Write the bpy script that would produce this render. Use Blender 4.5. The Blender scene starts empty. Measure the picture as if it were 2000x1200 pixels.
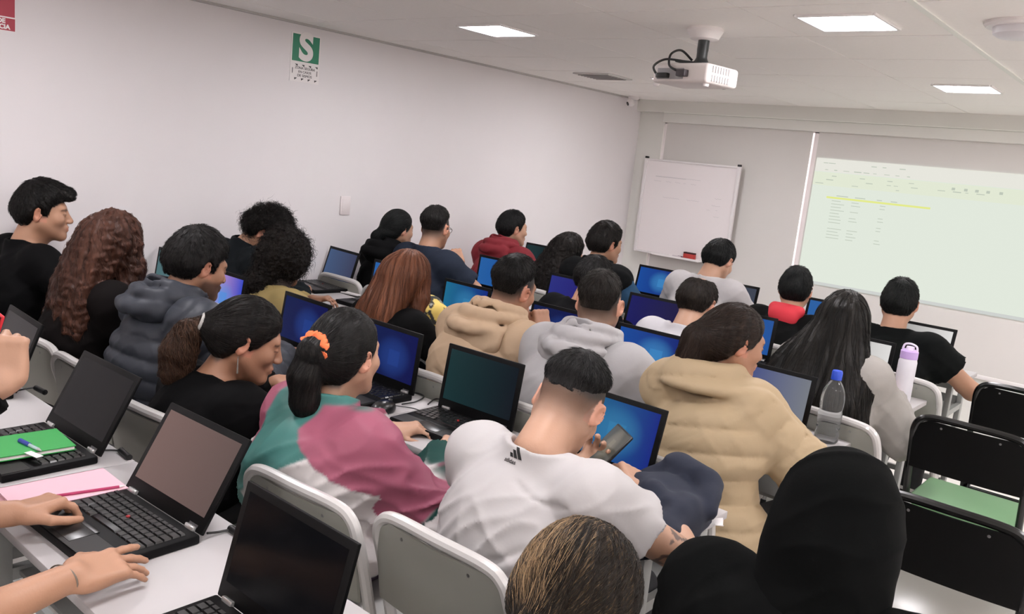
import bpy, bmesh, math, random
import numpy as np
from mathutils import Vector, Matrix
from mathutils.bvhtree import BVHTree
random.seed(7); np.random.seed(7)
SC = bpy.context.scene
COL = SC.collection
# ------------------------------------------------------------------ camera
CAMZ = 1.63
FPX = 1639.235; YAW, PITCH, ROLL = 0.6911631, 0.1758924, 0.1055338
def _basis():
    cy, sy, cp, sp = math.cos(YAW), math.sin(YAW), math.cos(PITCH), math.sin(PITCH)
    fwd = np.array([-sy*cp, cy*cp, -sp]); r0 = np.array([cy, sy, 0.0]); u0 = np.cross(r0, fwd)
    cr, sr = math.cos(ROLL), math.sin(ROLL)
    return cr*r0+sr*u0, -sr*r0+cr*u0, fwd
CR, CU, CF = _basis()
cam = bpy.data.cameras.new('camera'); camo = bpy.data.objects.new('camera', cam); COL.objects.link(camo)
cam.sensor_fit = 'HORIZONTAL'; cam.sensor_width = 36.0; cam.lens = FPX/2000*36; cam.clip_start = 0.02; cam.clip_end = 60
m = Matrix(((CR[0], CU[0], -CF[0], 0), (CR[1], CU[1], -CF[1], 0), (CR[2], CU[2], -CF[2], CAMZ), (0, 0, 0, 1)))
camo.matrix_world = m
SC.camera = camo
# ------------------------------------------------------------------ world, exposure
wd = bpy.data.worlds.new('world'); SC.world = wd; wd.use_nodes = True
wd.node_tree.nodes['Background'].inputs[0].default_value = (.75, .8, .9, 1)
wd.node_tree.nodes['Background'].inputs[1].default_value = 0.3
vs = SC.view_settings; SC.display_settings.display_device = 'sRGB'
vs.view_transform = 'Standard'; vs.look = 'None'; vs.gamma = 1.0; vs.use_curve_mapping = False
vs.exposure = 0.0
SC.cycles.use_denoising = True
SC.cycles.max_bounces = 12; SC.cycles.diffuse_bounces = 10
SC.cycles.sample_clamp_indirect = 4.0
LAMP = 71.0            # brightness of the ceiling panels
def at(px, py, x=None, y=None, z=None):      # a point of the place, from a sight line and one known coordinate
    d = CF + CR*(px-1000)/FPX - CU*(py-600)/FPX
    if y is not None: t = y/d[1]
    elif x is not None: t = x/d[0]
    else: t = (z-CAMZ)/d[2]
    return np.array([0, 0, CAMZ]) + d*t
# ------------------------------------------------------------------ materials
def lin(c):
    return tuple(((v/255)/12.92 if v/255 <= .04045 else ((v/255+.055)/1.055)**2.4) for v in c)
def nd(nt, t, **kw):
    n = nt.nodes.new(t)
    for k, v in kw.items():
        if k in n.inputs: n.inputs[k].default_value = v
        else: setattr(n, k, v)
    return n
MATS = {}
def mat(name, c, rough=.5, metal=0, bump=0, scale=200, var=0, vscale=6, spec=.5, coat=0, emit=None, strength=1, attr=False, sheen=0):
    if name in MATS: return MATS[name]
    mt = bpy.data.materials.new(name); mt.use_nodes = True; nt = mt.node_tree
    p = nt.nodes['Principled BSDF']; L = nt.links
    lc = lin(c)+(1,)
    p.inputs['Base Color'].default_value = lc; p.inputs['Roughness'].default_value = rough
    p.inputs['Metallic'].default_value = metal; p.inputs['Specular IOR Level'].default_value = spec
    p.inputs['Coat Weight'].default_value = coat; p.inputs['Sheen Weight'].default_value = sheen
    if emit is not None:
        p.inputs['Emission Color'].default_value = lin(emit)+(1,); p.inputs['Emission Strength'].default_value = strength
    tc = nd(nt, 'ShaderNodeTexCoord')
    src = None
    if attr:
        a = nd(nt, 'ShaderNodeAttribute', attribute_name='Col'); src = a.outputs['Color']; L.new(src, p.inputs['Base Color'])
    if var:
        nz = nd(nt, 'ShaderNodeTexNoise', Scale=vscale, Detail=4.0); L.new(tc.outputs['Object'], nz.inputs['Vector'])
        mr = nd(nt, 'ShaderNodeMapRange'); mr.inputs[3].default_value = 1-var; mr.inputs[4].default_value = 1+var
        L.new(nz.outputs[0], mr.inputs[0])
        mx = nd(nt, 'ShaderNodeVectorMath', operation='SCALE')
        if src: L.new(src, mx.inputs[0])
        else: mx.inputs[0].default_value = lc[:3]
        L.new(mr.outputs[0], mx.inputs['Scale']); L.new(mx.outputs[0], p.inputs['Base Color'])
    if bump:
        nb = nd(nt, 'ShaderNodeTexNoise', Scale=scale, Detail=3.0); L.new(tc.outputs['Object'], nb.inputs['Vector'])
        b = nd(nt, 'ShaderNodeBump', Strength=bump, Distance=.002); L.new(nb.outputs[0], b.inputs['Height']); L.new(b.outputs[0], p.inputs['Normal'])
    MATS[name] = mt
    return mt
def skin_mat():
    mt = mat('skin', (200, 150, 120), .5, attr=True, bump=.12, scale=260, var=.06, vscale=30)
    p = mt.node_tree.nodes['Principled BSDF']; p.inputs['Subsurface Weight'].default_value = .0
    return mt
def hair_mat(name, dark, light, rough=.38, freq=60, streak=.5, spec=.35, bump=.5):
    if name in MATS: return MATS[name]
    mt = bpy.data.materials.new(name); mt.use_nodes = True; nt = mt.node_tree; L = nt.links
    p = nt.nodes['Principled BSDF']; p.inputs['Roughness'].default_value = rough; p.inputs['Specular IOR Level'].default_value = spec
    p.inputs['Anisotropic'].default_value = .4
    a = nd(nt, 'ShaderNodeAttribute', attribute_name='strand')
    mp = nd(nt, 'ShaderNodeMapping'); mp.inputs['Scale'].default_value = (freq, 5, 5)
    L.new(a.outputs['Vector'], mp.inputs['Vector'])
    n1 = nd(nt, 'ShaderNodeTexNoise', Scale=1.0, Detail=4.0, Roughness=.65); L.new(mp.outputs[0], n1.inputs['Vector'])
    mp2 = nd(nt, 'ShaderNodeMapping'); mp2.inputs['Scale'].default_value = (freq*.22, 1.6, 2)
    L.new(a.outputs['Vector'], mp2.inputs['Vector'])
    n2 = nd(nt, 'ShaderNodeTexNoise', Scale=1.0, Detail=2.0); L.new(mp2.outputs[0], n2.inputs['Vector'])
    ad = nd(nt, 'ShaderNodeMath', operation='ADD'); L.new(n1.outputs[0], ad.inputs[0]); L.new(n2.outputs[0], ad.inputs[1])
    r = nd(nt, 'ShaderNodeValToRGB'); L.new(ad.outputs[0], r.inputs[0])
    ad.use_clamp = False
    sc = nd(nt, 'ShaderNodeMath', operation='MULTIPLY'); sc.inputs[1].default_value = .5; L.new(ad.outputs[0], sc.inputs[0]); L.new(sc.outputs[0], r.inputs[0])
    r.color_ramp.elements[0].position = .5-.16*streak-.02; r.color_ramp.elements[0].color = lin(dark)+(1,)
    r.color_ramp.elements[1].position = .72; r.color_ramp.elements[1].color = lin(light)+(1,)
    L.new(r.outputs[0], p.inputs['Base Color'])
    b = nd(nt, 'ShaderNodeBump', Strength=bump, Distance=.004); L.new(n1.outputs[0], b.inputs['Height']); L.new(b.outputs[0], p.inputs['Normal'])
    MATS[name] = mt
    return mt
def screen_mat(name, c1, c2=None, glow=None, strength=1.0, gpos=(.62, .5), gloss=.25):
    """a lit laptop display: a sideways gradient and a soft light patch with a brighter pane shape"""
    if name in MATS: return MATS[name]
    mt = bpy.data.materials.new(name); mt.use_nodes = True; nt = mt.node_tree; L = nt.links
    p = nt.nodes['Principled BSDF']; p.inputs['Base Color'].default_value = (.004, .004, .005, 1); p.inputs['Roughness'].default_value = gloss; p.inputs['Specular IOR Level'].default_value = .1
    tc = nd(nt, 'ShaderNodeTexCoord'); sx = nd(nt, 'ShaderNodeSeparateXYZ'); L.new(tc.outputs['Generated'], sx.inputs[0])
    r = nd(nt, 'ShaderNodeValToRGB'); L.new(sx.outputs[0], r.inputs[0])
    r.color_ramp.elements[0].color = lin(c1)+(1,); r.color_ramp.elements[1].color = lin(c2 or c1)+(1,)
    out = r.outputs[0]
    if glow:
        def absdiff(s, v, w):
            a = nd(nt, 'ShaderNodeMath', operation='SUBTRACT'); L.new(s, a.inputs[0]); a.inputs[1].default_value = v
            b = nd(nt, 'ShaderNodeMath', operation='MULTIPLY'); L.new(a.outputs[0], b.inputs[0]); b.inputs[1].default_value = 1/w
            c = nd(nt, 'ShaderNodeMath', operation='POWER'); L.new(b.outputs[0], c.inputs[0]); c.inputs[1].default_value = 2; return c
        a, b = absdiff(sx.outputs[0], gpos[0], .36), absdiff(sx.outputs[2], gpos[1], .5)
        s = nd(nt, 'ShaderNodeMath', operation='ADD'); L.new(a.outputs[0], s.inputs[0]); L.new(b.outputs[0], s.inputs[1])
        e = nd(nt, 'ShaderNodeMapRange', interpolation_type='SMOOTHSTEP'); L.new(s.outputs[0], e.inputs[0])
        e.inputs[1].default_value = 1.0; e.inputs[2].default_value = 0; e.inputs[3].default_value = 0; e.inputs[4].default_value = .62
        a2, b2 = absdiff(sx.outputs[0], gpos[0]+.02, .1), absdiff(sx.outputs[2], gpos[1]-.02, .16)
        mxx = nd(nt, 'ShaderNodeMath', operation='MAXIMUM'); L.new(a2.outputs[0], mxx.inputs[0]); L.new(b2.outputs[0], mxx.inputs[1])
        e2 = nd(nt, 'ShaderNodeMapRange'); L.new(mxx.outputs[0], e2.inputs[0])
        e2.inputs[1].default_value = 1.15; e2.inputs[2].default_value = .9; e2.inputs[3].default_value = 0; e2.inputs[4].default_value = .25
        ad = nd(nt, 'ShaderNodeMath', operation='ADD', use_clamp=True); L.new(e.outputs[0], ad.inputs[0]); L.new(e2.outputs[0], ad.inputs[1])
        mx = nd(nt, 'ShaderNodeMix', data_type='RGBA'); L.new(ad.outputs[0], mx.inputs[0]); L.new(out, mx.inputs[6]); mx.inputs[7].default_value = lin(glow)+(1,)
        out = mx.outputs[2]
    L.new(out, p.inputs['Emission Color']); p.inputs['Emission Strength'].default_value = strength
    MATS[name] = mt
    return mt
def glass_mat(name, c, rough=.03):
    if name in MATS: return MATS[name]
    mt = bpy.data.materials.new(name); mt.use_nodes = True; p = mt.node_tree.nodes['Principled BSDF']
    p.inputs['Base Color'].default_value = lin(c)+(1,); p.inputs['Transmission Weight'].default_value = .95; p.inputs['Roughness'].default_value = rough; p.inputs['IOR'].default_value = 1.25
    MATS[name] = mt
    return mt
# ------------------------------------------------------------------ objects and naming
def empty(name, loc=(0, 0, 0), rz=0):
    o = bpy.data.objects.new(name, None); COL.objects.link(o); o.location = loc; o.rotation_euler = (0, 0, rz); o.empty_display_size = .05
    return o
def tag(o, label=None, cat=None, group=None, kind=None):
    if label: o['label'] = label
    if cat: o['category'] = cat
    if group: o['group'] = group
    if kind: o['kind'] = kind
    return o
def thing(name, label, cat, loc=(0, 0, 0), rz=0, group=None):
    return tag(empty(name, loc, rz), label, cat, group)
def dup(root, loc=None, rz=None, label=None, group=None):
    c = root.copy(); COL.objects.link(c)
    if loc is not None: c.location = loc
    if rz is not None: c.rotation_euler = (0, 0, rz)
    if label: c['label'] = label
    if group: c['group'] = group
    for ch in list(root.children):
        d = ch.copy(); COL.objects.link(d); d.parent = c
        for g in list(ch.children):
            e = g.copy(); COL.objects.link(e); e.parent = d
    return c
class MB:
    """collects shapes; build() links them as ONE mesh object"""
    def __init__(s): s.bm = bmesh.new()
    def box(s, c, d, R=None, bev=0, seg=2):
        g = bmesh.ops.create_cube(s.bm, size=1)['verts']
        bmesh.ops.scale(s.bm, vec=d, verts=g)
        if bev:
            ed = list({e for v in g for e in v.link_edges})
            r = bmesh.ops.bevel(s.bm, geom=ed, offset=bev, segments=seg, affect='EDGES', profile=.5)
            g = list({v for f in r['faces'] for v in f.verts} | {v for v in g if v.is_valid})
        M = Matrix.Translation(c) @ (R.to_4x4() if R is not None else Matrix())
        bmesh.ops.transform(s.bm, matrix=M, verts=g); return s
    def cyl(s, a, b, r1, r2=None, n=16, cap=True):
        a, b = Vector(a), Vector(b); d = b-a
        g = bmesh.ops.create_cone(s.bm, cap_ends=cap, segments=n, radius1=r1, radius2=r1 if r2 is None else r2, depth=d.length)['verts']
        M = Matrix.Translation((a+b)/2) @ Vector((0, 0, 1)).rotation_difference(d).to_matrix().to_4x4()
        bmesh.ops.transform(s.bm, matrix=M, verts=g); return s
    def tube(s, pts, r, n=10, closed=False, flat=1.0):
        P = [Vector(p) for p in pts]; N = len(P); rings = []; up = None
        for i in range(N):
            if closed: t = (P[(i+1) % N]-P[i-1]).normalized()
            else: t = (P[min(i+1, N-1)]-P[max(i-1, 0)]).normalized()
            if up is None:
                up = Vector((0, 0, 1)) if abs(t.z) < .9 else Vector((0, 1, 0))
            up = (up-t*up.dot(t)).normalized(); sd = t.cross(up)
            rr = r[i] if isinstance(r, (list, tuple)) else r
            rings.append([s.bm.verts.new(P[i]+(sd*math.cos(q)+up*math.sin(q)*flat)*rr) for q in [2*math.pi*k/n for k in range(n)]])
        for i in range(N if closed else N-1):
            A, B = rings[i], rings[(i+1) % N]
            for k in range(n): s.bm.faces.new((A[k], A[(k+1) % n], B[(k+1) % n], B[k]))
        if not closed:
            s.bm.faces.new(rings[0][::-1]); s.bm.faces.new(rings[-1])
        return s
    def lathe(s, prof, c=(0, 0, 0), n=28, R=None):
        rings = []; c = Vector(c)
        for r, z in prof:
            ring = []
            for k in range(n):
                q = 2*math.pi*k/n; v = Vector((max(r, 1e-4)*math.cos(q), max(r, 1e-4)*math.sin(q), z))
                if R is not None: v = R @ v
                ring.append(s.bm.verts.new(c+v))
            rings.append(ring)
        for A, B in zip(rings, rings[1:]):
            for k in range(n): s.bm.faces.new((A[k], A[(k+1) % n], B[(k+1) % n], B[k]))
        s.bm.faces.new(rings[0][::-1]); s.bm.faces.new(rings[-1]); return s
    def poly(s, pts, thick=None, n=(0, 0, 1)):
        vs = [s.bm.verts.new(p) for p in pts]; f = s.bm.faces.new(vs)
        if thick:
            r = bmesh.ops.extrude_face_region(s.bm, geom=[f]); vv = [e for e in r['geom'] if isinstance(e, bmesh.types.BMVert)]
            bmesh.ops.translate(s.bm, vec=Vector(n)*thick, verts=vv)
        return s
    def build(s, name, m=None, parent=None, smooth=None, angle=35):
        bmesh.ops.recalc_face_normals(s.bm, faces=s.bm.faces)
        me = bpy.data.meshes.new(name); s.bm.to_mesh(me); s.bm.free()
        if m: me.materials.append(m)
        me.shade_smooth()
        try: me.set_sharp_from_angle(angle=math.radians(angle))
        except Exception: pass
        o = bpy.data.objects.new(name, me); COL.objects.link(o)
        if parent: o.parent = parent
        return o
def curve_pts(pts, n=8, closed=False):
    """Catmull-Rom through the points"""
    P = [np.array(p, float) for p in pts]; out = []; N = len(P)
    for i in range(N if closed else N-1):
        g = (lambda j: P[j % N]) if closed else (lambda j: P[max(0, min(N-1, j))])
        p0, p1, p2, p3 = g(i-1), g(i), g(i+1), g(i+2)
        for k in range(n):
            t = k/n; out.append(.5*((2*p1)+(-p0+p2)*t+(2*p0-5*p1+4*p2-p3)*t*t+(-p0+3*p1-3*p2+p3)*t**3))
    if not closed: out.append(P[-1])
    return out
def text_mesh(name, s, size, m, M, parent=None, ext=.0006, align='CENTER', bold=0):
    cu = bpy.data.curves.new(name, 'FONT'); cu.body = s; cu.size = size; cu.align_x = align; cu.align_y = 'CENTER'; cu.extrude = ext; cu.offset = bold
    o = bpy.data.objects.new(name, cu); COL.objects.link(o)
    bpy.context.view_layer.update()
    me = bpy.data.meshes.new_from_object(o.evaluated_get(bpy.context.evaluated_depsgraph_get()))
    bpy.data.objects.remove(o); me.transform(M); me.materials.clear(); me.materials.append(m)
    r = bpy.data.objects.new(name, me); COL.objects.link(r); r.parent = parent
    return r
RX = lambda a: Matrix.Rotation(math.radians(a), 3, 'X')
RY = lambda a: Matrix.Rotation(math.radians(a), 3, 'Y')
RZ = lambda a: Matrix.Rotation(math.radians(a), 3, 'Z')
# ------------------------------------------------------------------ the room
XL, YF, ZC, XR, YB = -4.185, 6.572, 2.25, 3.9, -2.6
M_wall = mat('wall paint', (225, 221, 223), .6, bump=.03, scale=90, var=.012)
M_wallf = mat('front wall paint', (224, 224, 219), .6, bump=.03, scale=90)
M_white = mat('white plastic', (232, 228, 228), .35)
M_black = mat('black plastic', (22, 22, 23), .4)
M_trim = mat('grey trim', (150, 148, 146), .5)
def slab(name, c, d, m, **k):
    return tag(MB().box(c, d).build(name, m), kind='structure', **k)
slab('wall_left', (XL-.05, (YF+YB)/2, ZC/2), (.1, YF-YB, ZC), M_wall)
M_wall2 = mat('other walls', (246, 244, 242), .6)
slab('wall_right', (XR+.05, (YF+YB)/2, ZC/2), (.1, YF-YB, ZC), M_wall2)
slab('wall_back', ((XL+XR)/2, YB-.05, ZC/2), (XR-XL+.2, .1, ZC), M_wall2)
def ceil_mat():
    mt = bpy.data.materials.new('ceiling tile'); mt.use_nodes = True; nt = mt.node_tree; L = nt.links
    p = nt.nodes['Principled BSDF']; p.inputs['Roughness'].default_value = .8
    tc = nd(nt, 'ShaderNodeTexCoord'); nz = nd(nt, 'ShaderNodeTexNoise', Scale=60.0, Detail=5.0); L.new(tc.outputs['Object'], nz.inputs['Vector'])
    mr = nd(nt, 'ShaderNodeMapRange'); mr.inputs[3].default_value = .97; mr.inputs[4].default_value = 1.03; L.new(nz.outputs[0], mr.inputs[0])
    mx = nd(nt, 'ShaderNodeVectorMath', operation='SCALE'); mx.inputs[0].default_value = lin((250, 248, 245)); L.new(mr.outputs[0], mx.inputs['Scale']); L.new(mx.outputs[0], p.inputs['Base Color'])
    b = nd(nt, 'ShaderNodeBump', Strength=.15, Distance=.003); L.new(nz.outputs[0], b.inputs['Height']); L.new(b.outputs[0], p.inputs['Normal'])
    return mt
M_ceil = ceil_mat()
# suspended ceiling: tiles with small open joints between them, so the joints are real grooves
TX0, TY0, TS = -.905, 2.93, .6
cb = MB()
i0, i1 = int((XL-TX0)/TS)-1, int((XR-TX0)/TS)+1
j0, j1 = int((YB-TY0)/TS)-1, int((YF-TY0)/TS)+1
rng = random.Random(3)
for i in range(i0, i1+1):
    for j in range(j0, j1+1):
        xa, xb, ya, yb = TX0+i*TS+.003, TX0+(i+1)*TS-.003, TY0+j*TS+.003, TY0+(j+1)*TS-.003
        xa, xb, ya, yb = max(xa, XL), min(xb, XR), max(ya, YB), min(yb, YF)
        if xb-xa < .02 or yb-ya < .02: continue
        cb.box(((xa+xb)/2, (ya+yb)/2, ZC+.012), (xb-xa, yb-ya, .024), R=RX(rng.uniform(-.12, .12)) @ RY(rng.uniform(-.12, .12)))
tag(cb.build('ceiling', M_ceil), kind='structure')
slab('ceiling_backing', ((XL+XR)/2, (YF+YB)/2, ZC+.06), (XR-XL+.2, YF-YB+.2, .04), mat('grid grey', (120, 120, 116), .8))
M_bar = mat('ceiling bar', (238, 240, 234), .45)
slab('trim_1', (TX0, (YF+YB)/2, ZC-.001), (.024, YF-YB, .008), M_bar)
slab('trim_2', (XL+.009, (YF+YB)/2, ZC-.006), (.018, YF-YB, .012), mat('edge grey', (178, 176, 174), .5))
def floor_mat():
    mt = bpy.data.materials.new('floor tile'); mt.use_nodes = True; nt = mt.node_tree; L = nt.links
    p = nt.nodes['Principled BSDF']; p.inputs['Roughness'].default_value = .28
    tc = nd(nt, 'ShaderNodeTexCoord'); b = nd(nt, 'ShaderNodeTexBrick', offset=0.0)
    b.inputs['Scale'].default_value = 1.0; b.inputs['Brick Width'].default_value = .6; b.inputs['Row Height'].default_value = .6; b.inputs['Mortar Size'].default_value = .003
    b.inputs['Color1'].default_value = lin((238, 234, 230))+(1,); b.inputs['Color2'].default_value = lin((232, 228, 225))+(1,); b.inputs['Mortar'].default_value = lin((150, 146, 142))+(1,)
    L.new(tc.outputs['Object'], b.inputs['Vector']); L.new(b.outputs[0], p.inputs['Base Color'])
    return mt
slab('floor', ((XL+XR)/2, (YF+YB)/2, -.05), (XR-XL+.2, YF-YB+.2, .1), floor_mat())
slab('baseboard_left', (XL+.006, (YF+YB)/2, .04), (.012, YF-YB, .08), M_wallf)
# front wall with a window opening behind roller blinds
WX0, WX1, WZ0, WZ1 = -3.93, .9, .55, 2.1
fw = MB()
fw.box(((XL+WX0)/2, YF+.05, ZC/2), (WX0-XL, .1, ZC)).box(((WX1+XR)/2, YF+.05, ZC/2), (XR-WX1, .1, ZC))
fw.box(((WX0+WX1)/2, YF+.05, (WZ1+ZC)/2), (WX1-WX0, .1, ZC-WZ1)).box(((WX0+WX1)/2, YF+.05, WZ0/2), (WX1-WX0, .1, WZ0))
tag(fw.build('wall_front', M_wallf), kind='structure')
slab('trim_3', ((XL+XR)/2, YF-.035, 2.2), (XR-XL, .07, .1), M_wallf)
wf = MB()
for x in (WX0, -2.56, -.95, WX1): wf.box((x+(.02 if x < -3 else 0), YF+.045, (WZ0+WZ1)/2), (.05, .05, WZ1-WZ0))
for z in (WZ0+.02, WZ1-.02): wf.box(((WX0+WX1)/2, YF+.045, z), (WX1-WX0, .05, .04))
win = tag(wf.build('window_1', mat('window frame', (240, 236, 236), .4)), kind='structure')
MB().box(((WX0+WX1)/2, YF+.075, (WZ0+WZ1)/2), (WX1-WX0, .006, WZ1-WZ0)).build('window_pane', mat('lit window pane', (230, 226, 228), .3, emit=(250, 238, 240), strength=.78), win)
M_blind = mat('blind cloth', (214, 211, 208), .8, bump=.08, scale=500, var=.015, vscale=3)
for n, (xa, xb, lb) in enumerate(((-3.885, -2.585, 'grey roller blind drawn down behind the whiteboard'), (-2.535, .85, 'wide pale roller blind that the spreadsheet is projected on'))):
    t = thing('roller_blind', lb, 'blind', ((xa+xb)/2, YF-.02, 0), group=None)
    w = xb-xa
    b = MB(); nseg = 40
    pts0 = [(-w/2+w*k/nseg, .0025*math.sin(k*.9+n), 2.07) for k in range(nseg+1)]
    for k in range(nseg):
        b.box((-w/2+w*(k+.5)/nseg, -.0, 1.27), (w/nseg+.0005, .003, 1.62))
    b.build('cloth', M_blind, t)
    MB().box((0, 0, .46), (w, .012, .03), bev=.004).build('bottom_bar', M_white, t)
t = thing('blind_pelmet', 'long grey pelmet box over the blinds with a thin pale top line', 'pelmet', ((-3.9+XR)/2, YF-.04, 2.105))
MB().box((0, 0, 0), (XR+3.9, .075, .078), bev=.003).build('box', M_wallf, t)
MB().box((0, -.01, .043), (XR+3.9, .07, .006)).build('top_strip', M_bar, t)
MB().box((.6, -.036, .0375), (3.4, .008, .004)).build('shadow_gap', M_black, t)
# whiteboard
wbx0, wbx1, wbz0, wbz1 = -4.0, -3.09, .925, 1.745; wy = YF-.118
t = thing('whiteboard', 'white dry-erase board with faint handwriting hung at the front corner', 'whiteboard', ((wbx0+wbx1)/2, wy, (wbz0+wbz1)/2))
W, Hh = wbx1-wbx0, wbz1-wbz0
MB().box((0, .006, 0), (W-.03, .012, Hh-.03)).build('writing_surface', mat('board white', (232, 226, 227), .22), t)
f = MB()
for sx in (-1, 1): f.box((sx*(W/2-.014), 0, 0), (.028, .024, Hh), bev=.003)
for sz in (-1, 1): f.box((0, 0, sz*(Hh/2-.008)), (W-.05, .024, .016), bev=.003)
f.build('frame', mat('board frame', (222, 218, 219), .35), t)
for sx in (-1, 1): MB().box((sx*(W/2-.016), 0, Hh/2+.008), (.03, .026, .018), bev=.004).build('corner_cap', M_black, t)
MB().box((.0, -.035, -Hh/2+.004), (.46, .07, .008), bev=.002).box((0, -.068, -Hh/2+.01), (.46, .006, .016)).build('pen_tray', M_white, t)
for sx in (-1, 1):
    for sz in (-1, 1): MB().box((sx*W*.38, .051, sz*Hh*.36), (.03, .078, .03)).build('wall_bracket', M_trim, t)
hw = MB(); rg = random.Random(5)
def scrawl(x, z, w, h=.011, amp=1):
    k = 0; P = []
    n = max(5, int(w/.007))
    for k in range(n+1): P.append((x+w*k/n, -.0005, z-.03*(k/n)*0+h*.5*math.sin(k*1.9+rg.random())*rg.random()*amp))
    hw.tube(P, .0011, n=5)
scrawl(-.33, .265, .44, .003); scrawl(-.33, .262, .3, .002)
for a, b in ((-.34, .07), (-.22, .05), (-.13, .05), (-.05, .02), (.02, .05)): scrawl(a, .225, b)
for a, b in ((-.23, .16), (.0, .12)): scrawl(a, .09, b)
for a, z, b in ((.26, .13, .06), (.24, .07, .08), (.27, -.02, .05), (.2, .03, .03), (.28, .035, .02)): scrawl(a, z, b)
hw.build('handwriting', mat('marker ink', (188, 184, 188), .5), t)
tz = wbz0+.008
t = thing('whiteboard_eraser', 'red felt eraser standing on the whiteboard tray', 'eraser', (-3.42, wy-.04, tz))
MB().box((0, 0, .024), (.105, .035, .048), bev=.004).build('body', mat('eraser red', (168, 52, 48), .6), t)
MB().box((0, 0, .054), (.105, .035, .012), bev=.003).build('felt', mat('eraser felt', (60, 26, 30), .9), t)
for x, yy, c, lb in ((-3.56, -.03, (228, 224, 226), 'white marker pen lying at the end of the whiteboard tray'), (-3.52, -.045, (90, 30, 70), 'dark purple marker pen lying beside the red eraser')):
    t = thing('marker_pen', lb, 'marker', (x, wy+yy, tz+.008), 0)
    MB().cyl((-.06, 0, 0), (.025, 0, 0), .008).build('barrel', M_white if c[0] > 200 else mat('marker barrel', (200, 190, 196), .4), t)
    MB().cyl((.025, 0, 0), (.065, 0, 0), .009).build('cap', mat('pen cap %d' % c[0], c if c[0] < 200 else (60, 30, 60), .4), t)
# projected spreadsheet, glowing sheets on the blind in place of the projector's light
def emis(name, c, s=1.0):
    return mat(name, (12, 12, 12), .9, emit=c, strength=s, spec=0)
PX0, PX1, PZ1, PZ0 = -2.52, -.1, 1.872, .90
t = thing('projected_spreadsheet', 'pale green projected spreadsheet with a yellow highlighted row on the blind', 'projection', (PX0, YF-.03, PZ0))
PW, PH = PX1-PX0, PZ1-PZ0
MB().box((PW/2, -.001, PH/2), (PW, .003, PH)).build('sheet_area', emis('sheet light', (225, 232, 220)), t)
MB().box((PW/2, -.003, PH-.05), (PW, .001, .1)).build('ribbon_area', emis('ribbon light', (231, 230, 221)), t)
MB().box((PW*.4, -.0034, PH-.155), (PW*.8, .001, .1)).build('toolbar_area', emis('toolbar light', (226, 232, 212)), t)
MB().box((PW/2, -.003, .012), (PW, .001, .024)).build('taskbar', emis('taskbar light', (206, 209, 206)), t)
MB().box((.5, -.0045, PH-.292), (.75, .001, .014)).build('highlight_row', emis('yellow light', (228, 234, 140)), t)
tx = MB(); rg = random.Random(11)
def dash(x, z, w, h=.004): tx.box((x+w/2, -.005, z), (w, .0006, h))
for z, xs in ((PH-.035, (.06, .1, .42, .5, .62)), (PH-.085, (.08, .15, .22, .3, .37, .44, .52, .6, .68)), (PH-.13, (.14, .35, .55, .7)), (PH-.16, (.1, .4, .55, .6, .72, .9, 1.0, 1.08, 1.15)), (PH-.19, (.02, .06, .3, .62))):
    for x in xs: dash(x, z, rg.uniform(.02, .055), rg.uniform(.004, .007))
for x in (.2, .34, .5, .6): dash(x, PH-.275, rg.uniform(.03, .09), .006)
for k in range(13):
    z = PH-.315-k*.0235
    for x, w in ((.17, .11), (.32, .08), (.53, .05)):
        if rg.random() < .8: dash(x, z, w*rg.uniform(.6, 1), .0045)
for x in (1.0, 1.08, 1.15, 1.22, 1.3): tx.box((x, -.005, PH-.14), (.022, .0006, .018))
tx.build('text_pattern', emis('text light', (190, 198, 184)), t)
# ---------------------------------------------------------------- ceiling fittings
M_fix = mat('lamp frame', (240, 238, 238), .4)
M_diff = mat('lamp diffuser', (255, 250, 250), .4, emit=(253, 249, 252), strength=LAMP)
def panel(x, y, label):
    t = thing('ceiling_light', label, 'ceiling light', (x, y, ZC-.001), group='square ceiling light panels')
    f = MB()
    for s in (-1, 1): f.box((s*.142, 0, -.004), (.012, .296, .01), bev=.002).box((0, s*.142, -.004), (.27, .012, .01), bev=.002)
    f.build('frame', M_fix, t)
    MB().box((0, 0, -.003), (.272, .272, .004)).build('diffuser', M_diff, t)
    return t
panel(-2.97, 3.247, 'square lit ceiling panel nearest the side wall with the green sign')
panel(-1.212, 3.23, 'square lit ceiling panel beside the projector, nearest the round smoke detector')
panel(-1.214, 5.106, 'square lit ceiling panel nearest the blinds on the front wall')
panel(-2.97, 5.1, 'square lit ceiling panel mostly hidden behind the white projector')
for x, y in [(-2.97, 1.3), (-1.21, 1.3), (-2.97, -.65), (-1.21, -.65)]+[(x, y) for x in (.55, 2.3) for y in (-.65, 1.3, 3.23, 5.1)]:  # the far-right column is unseen, added to brighten the left wall
    panel(x, y, 'square lit ceiling panel unseen outside the view')
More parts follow.
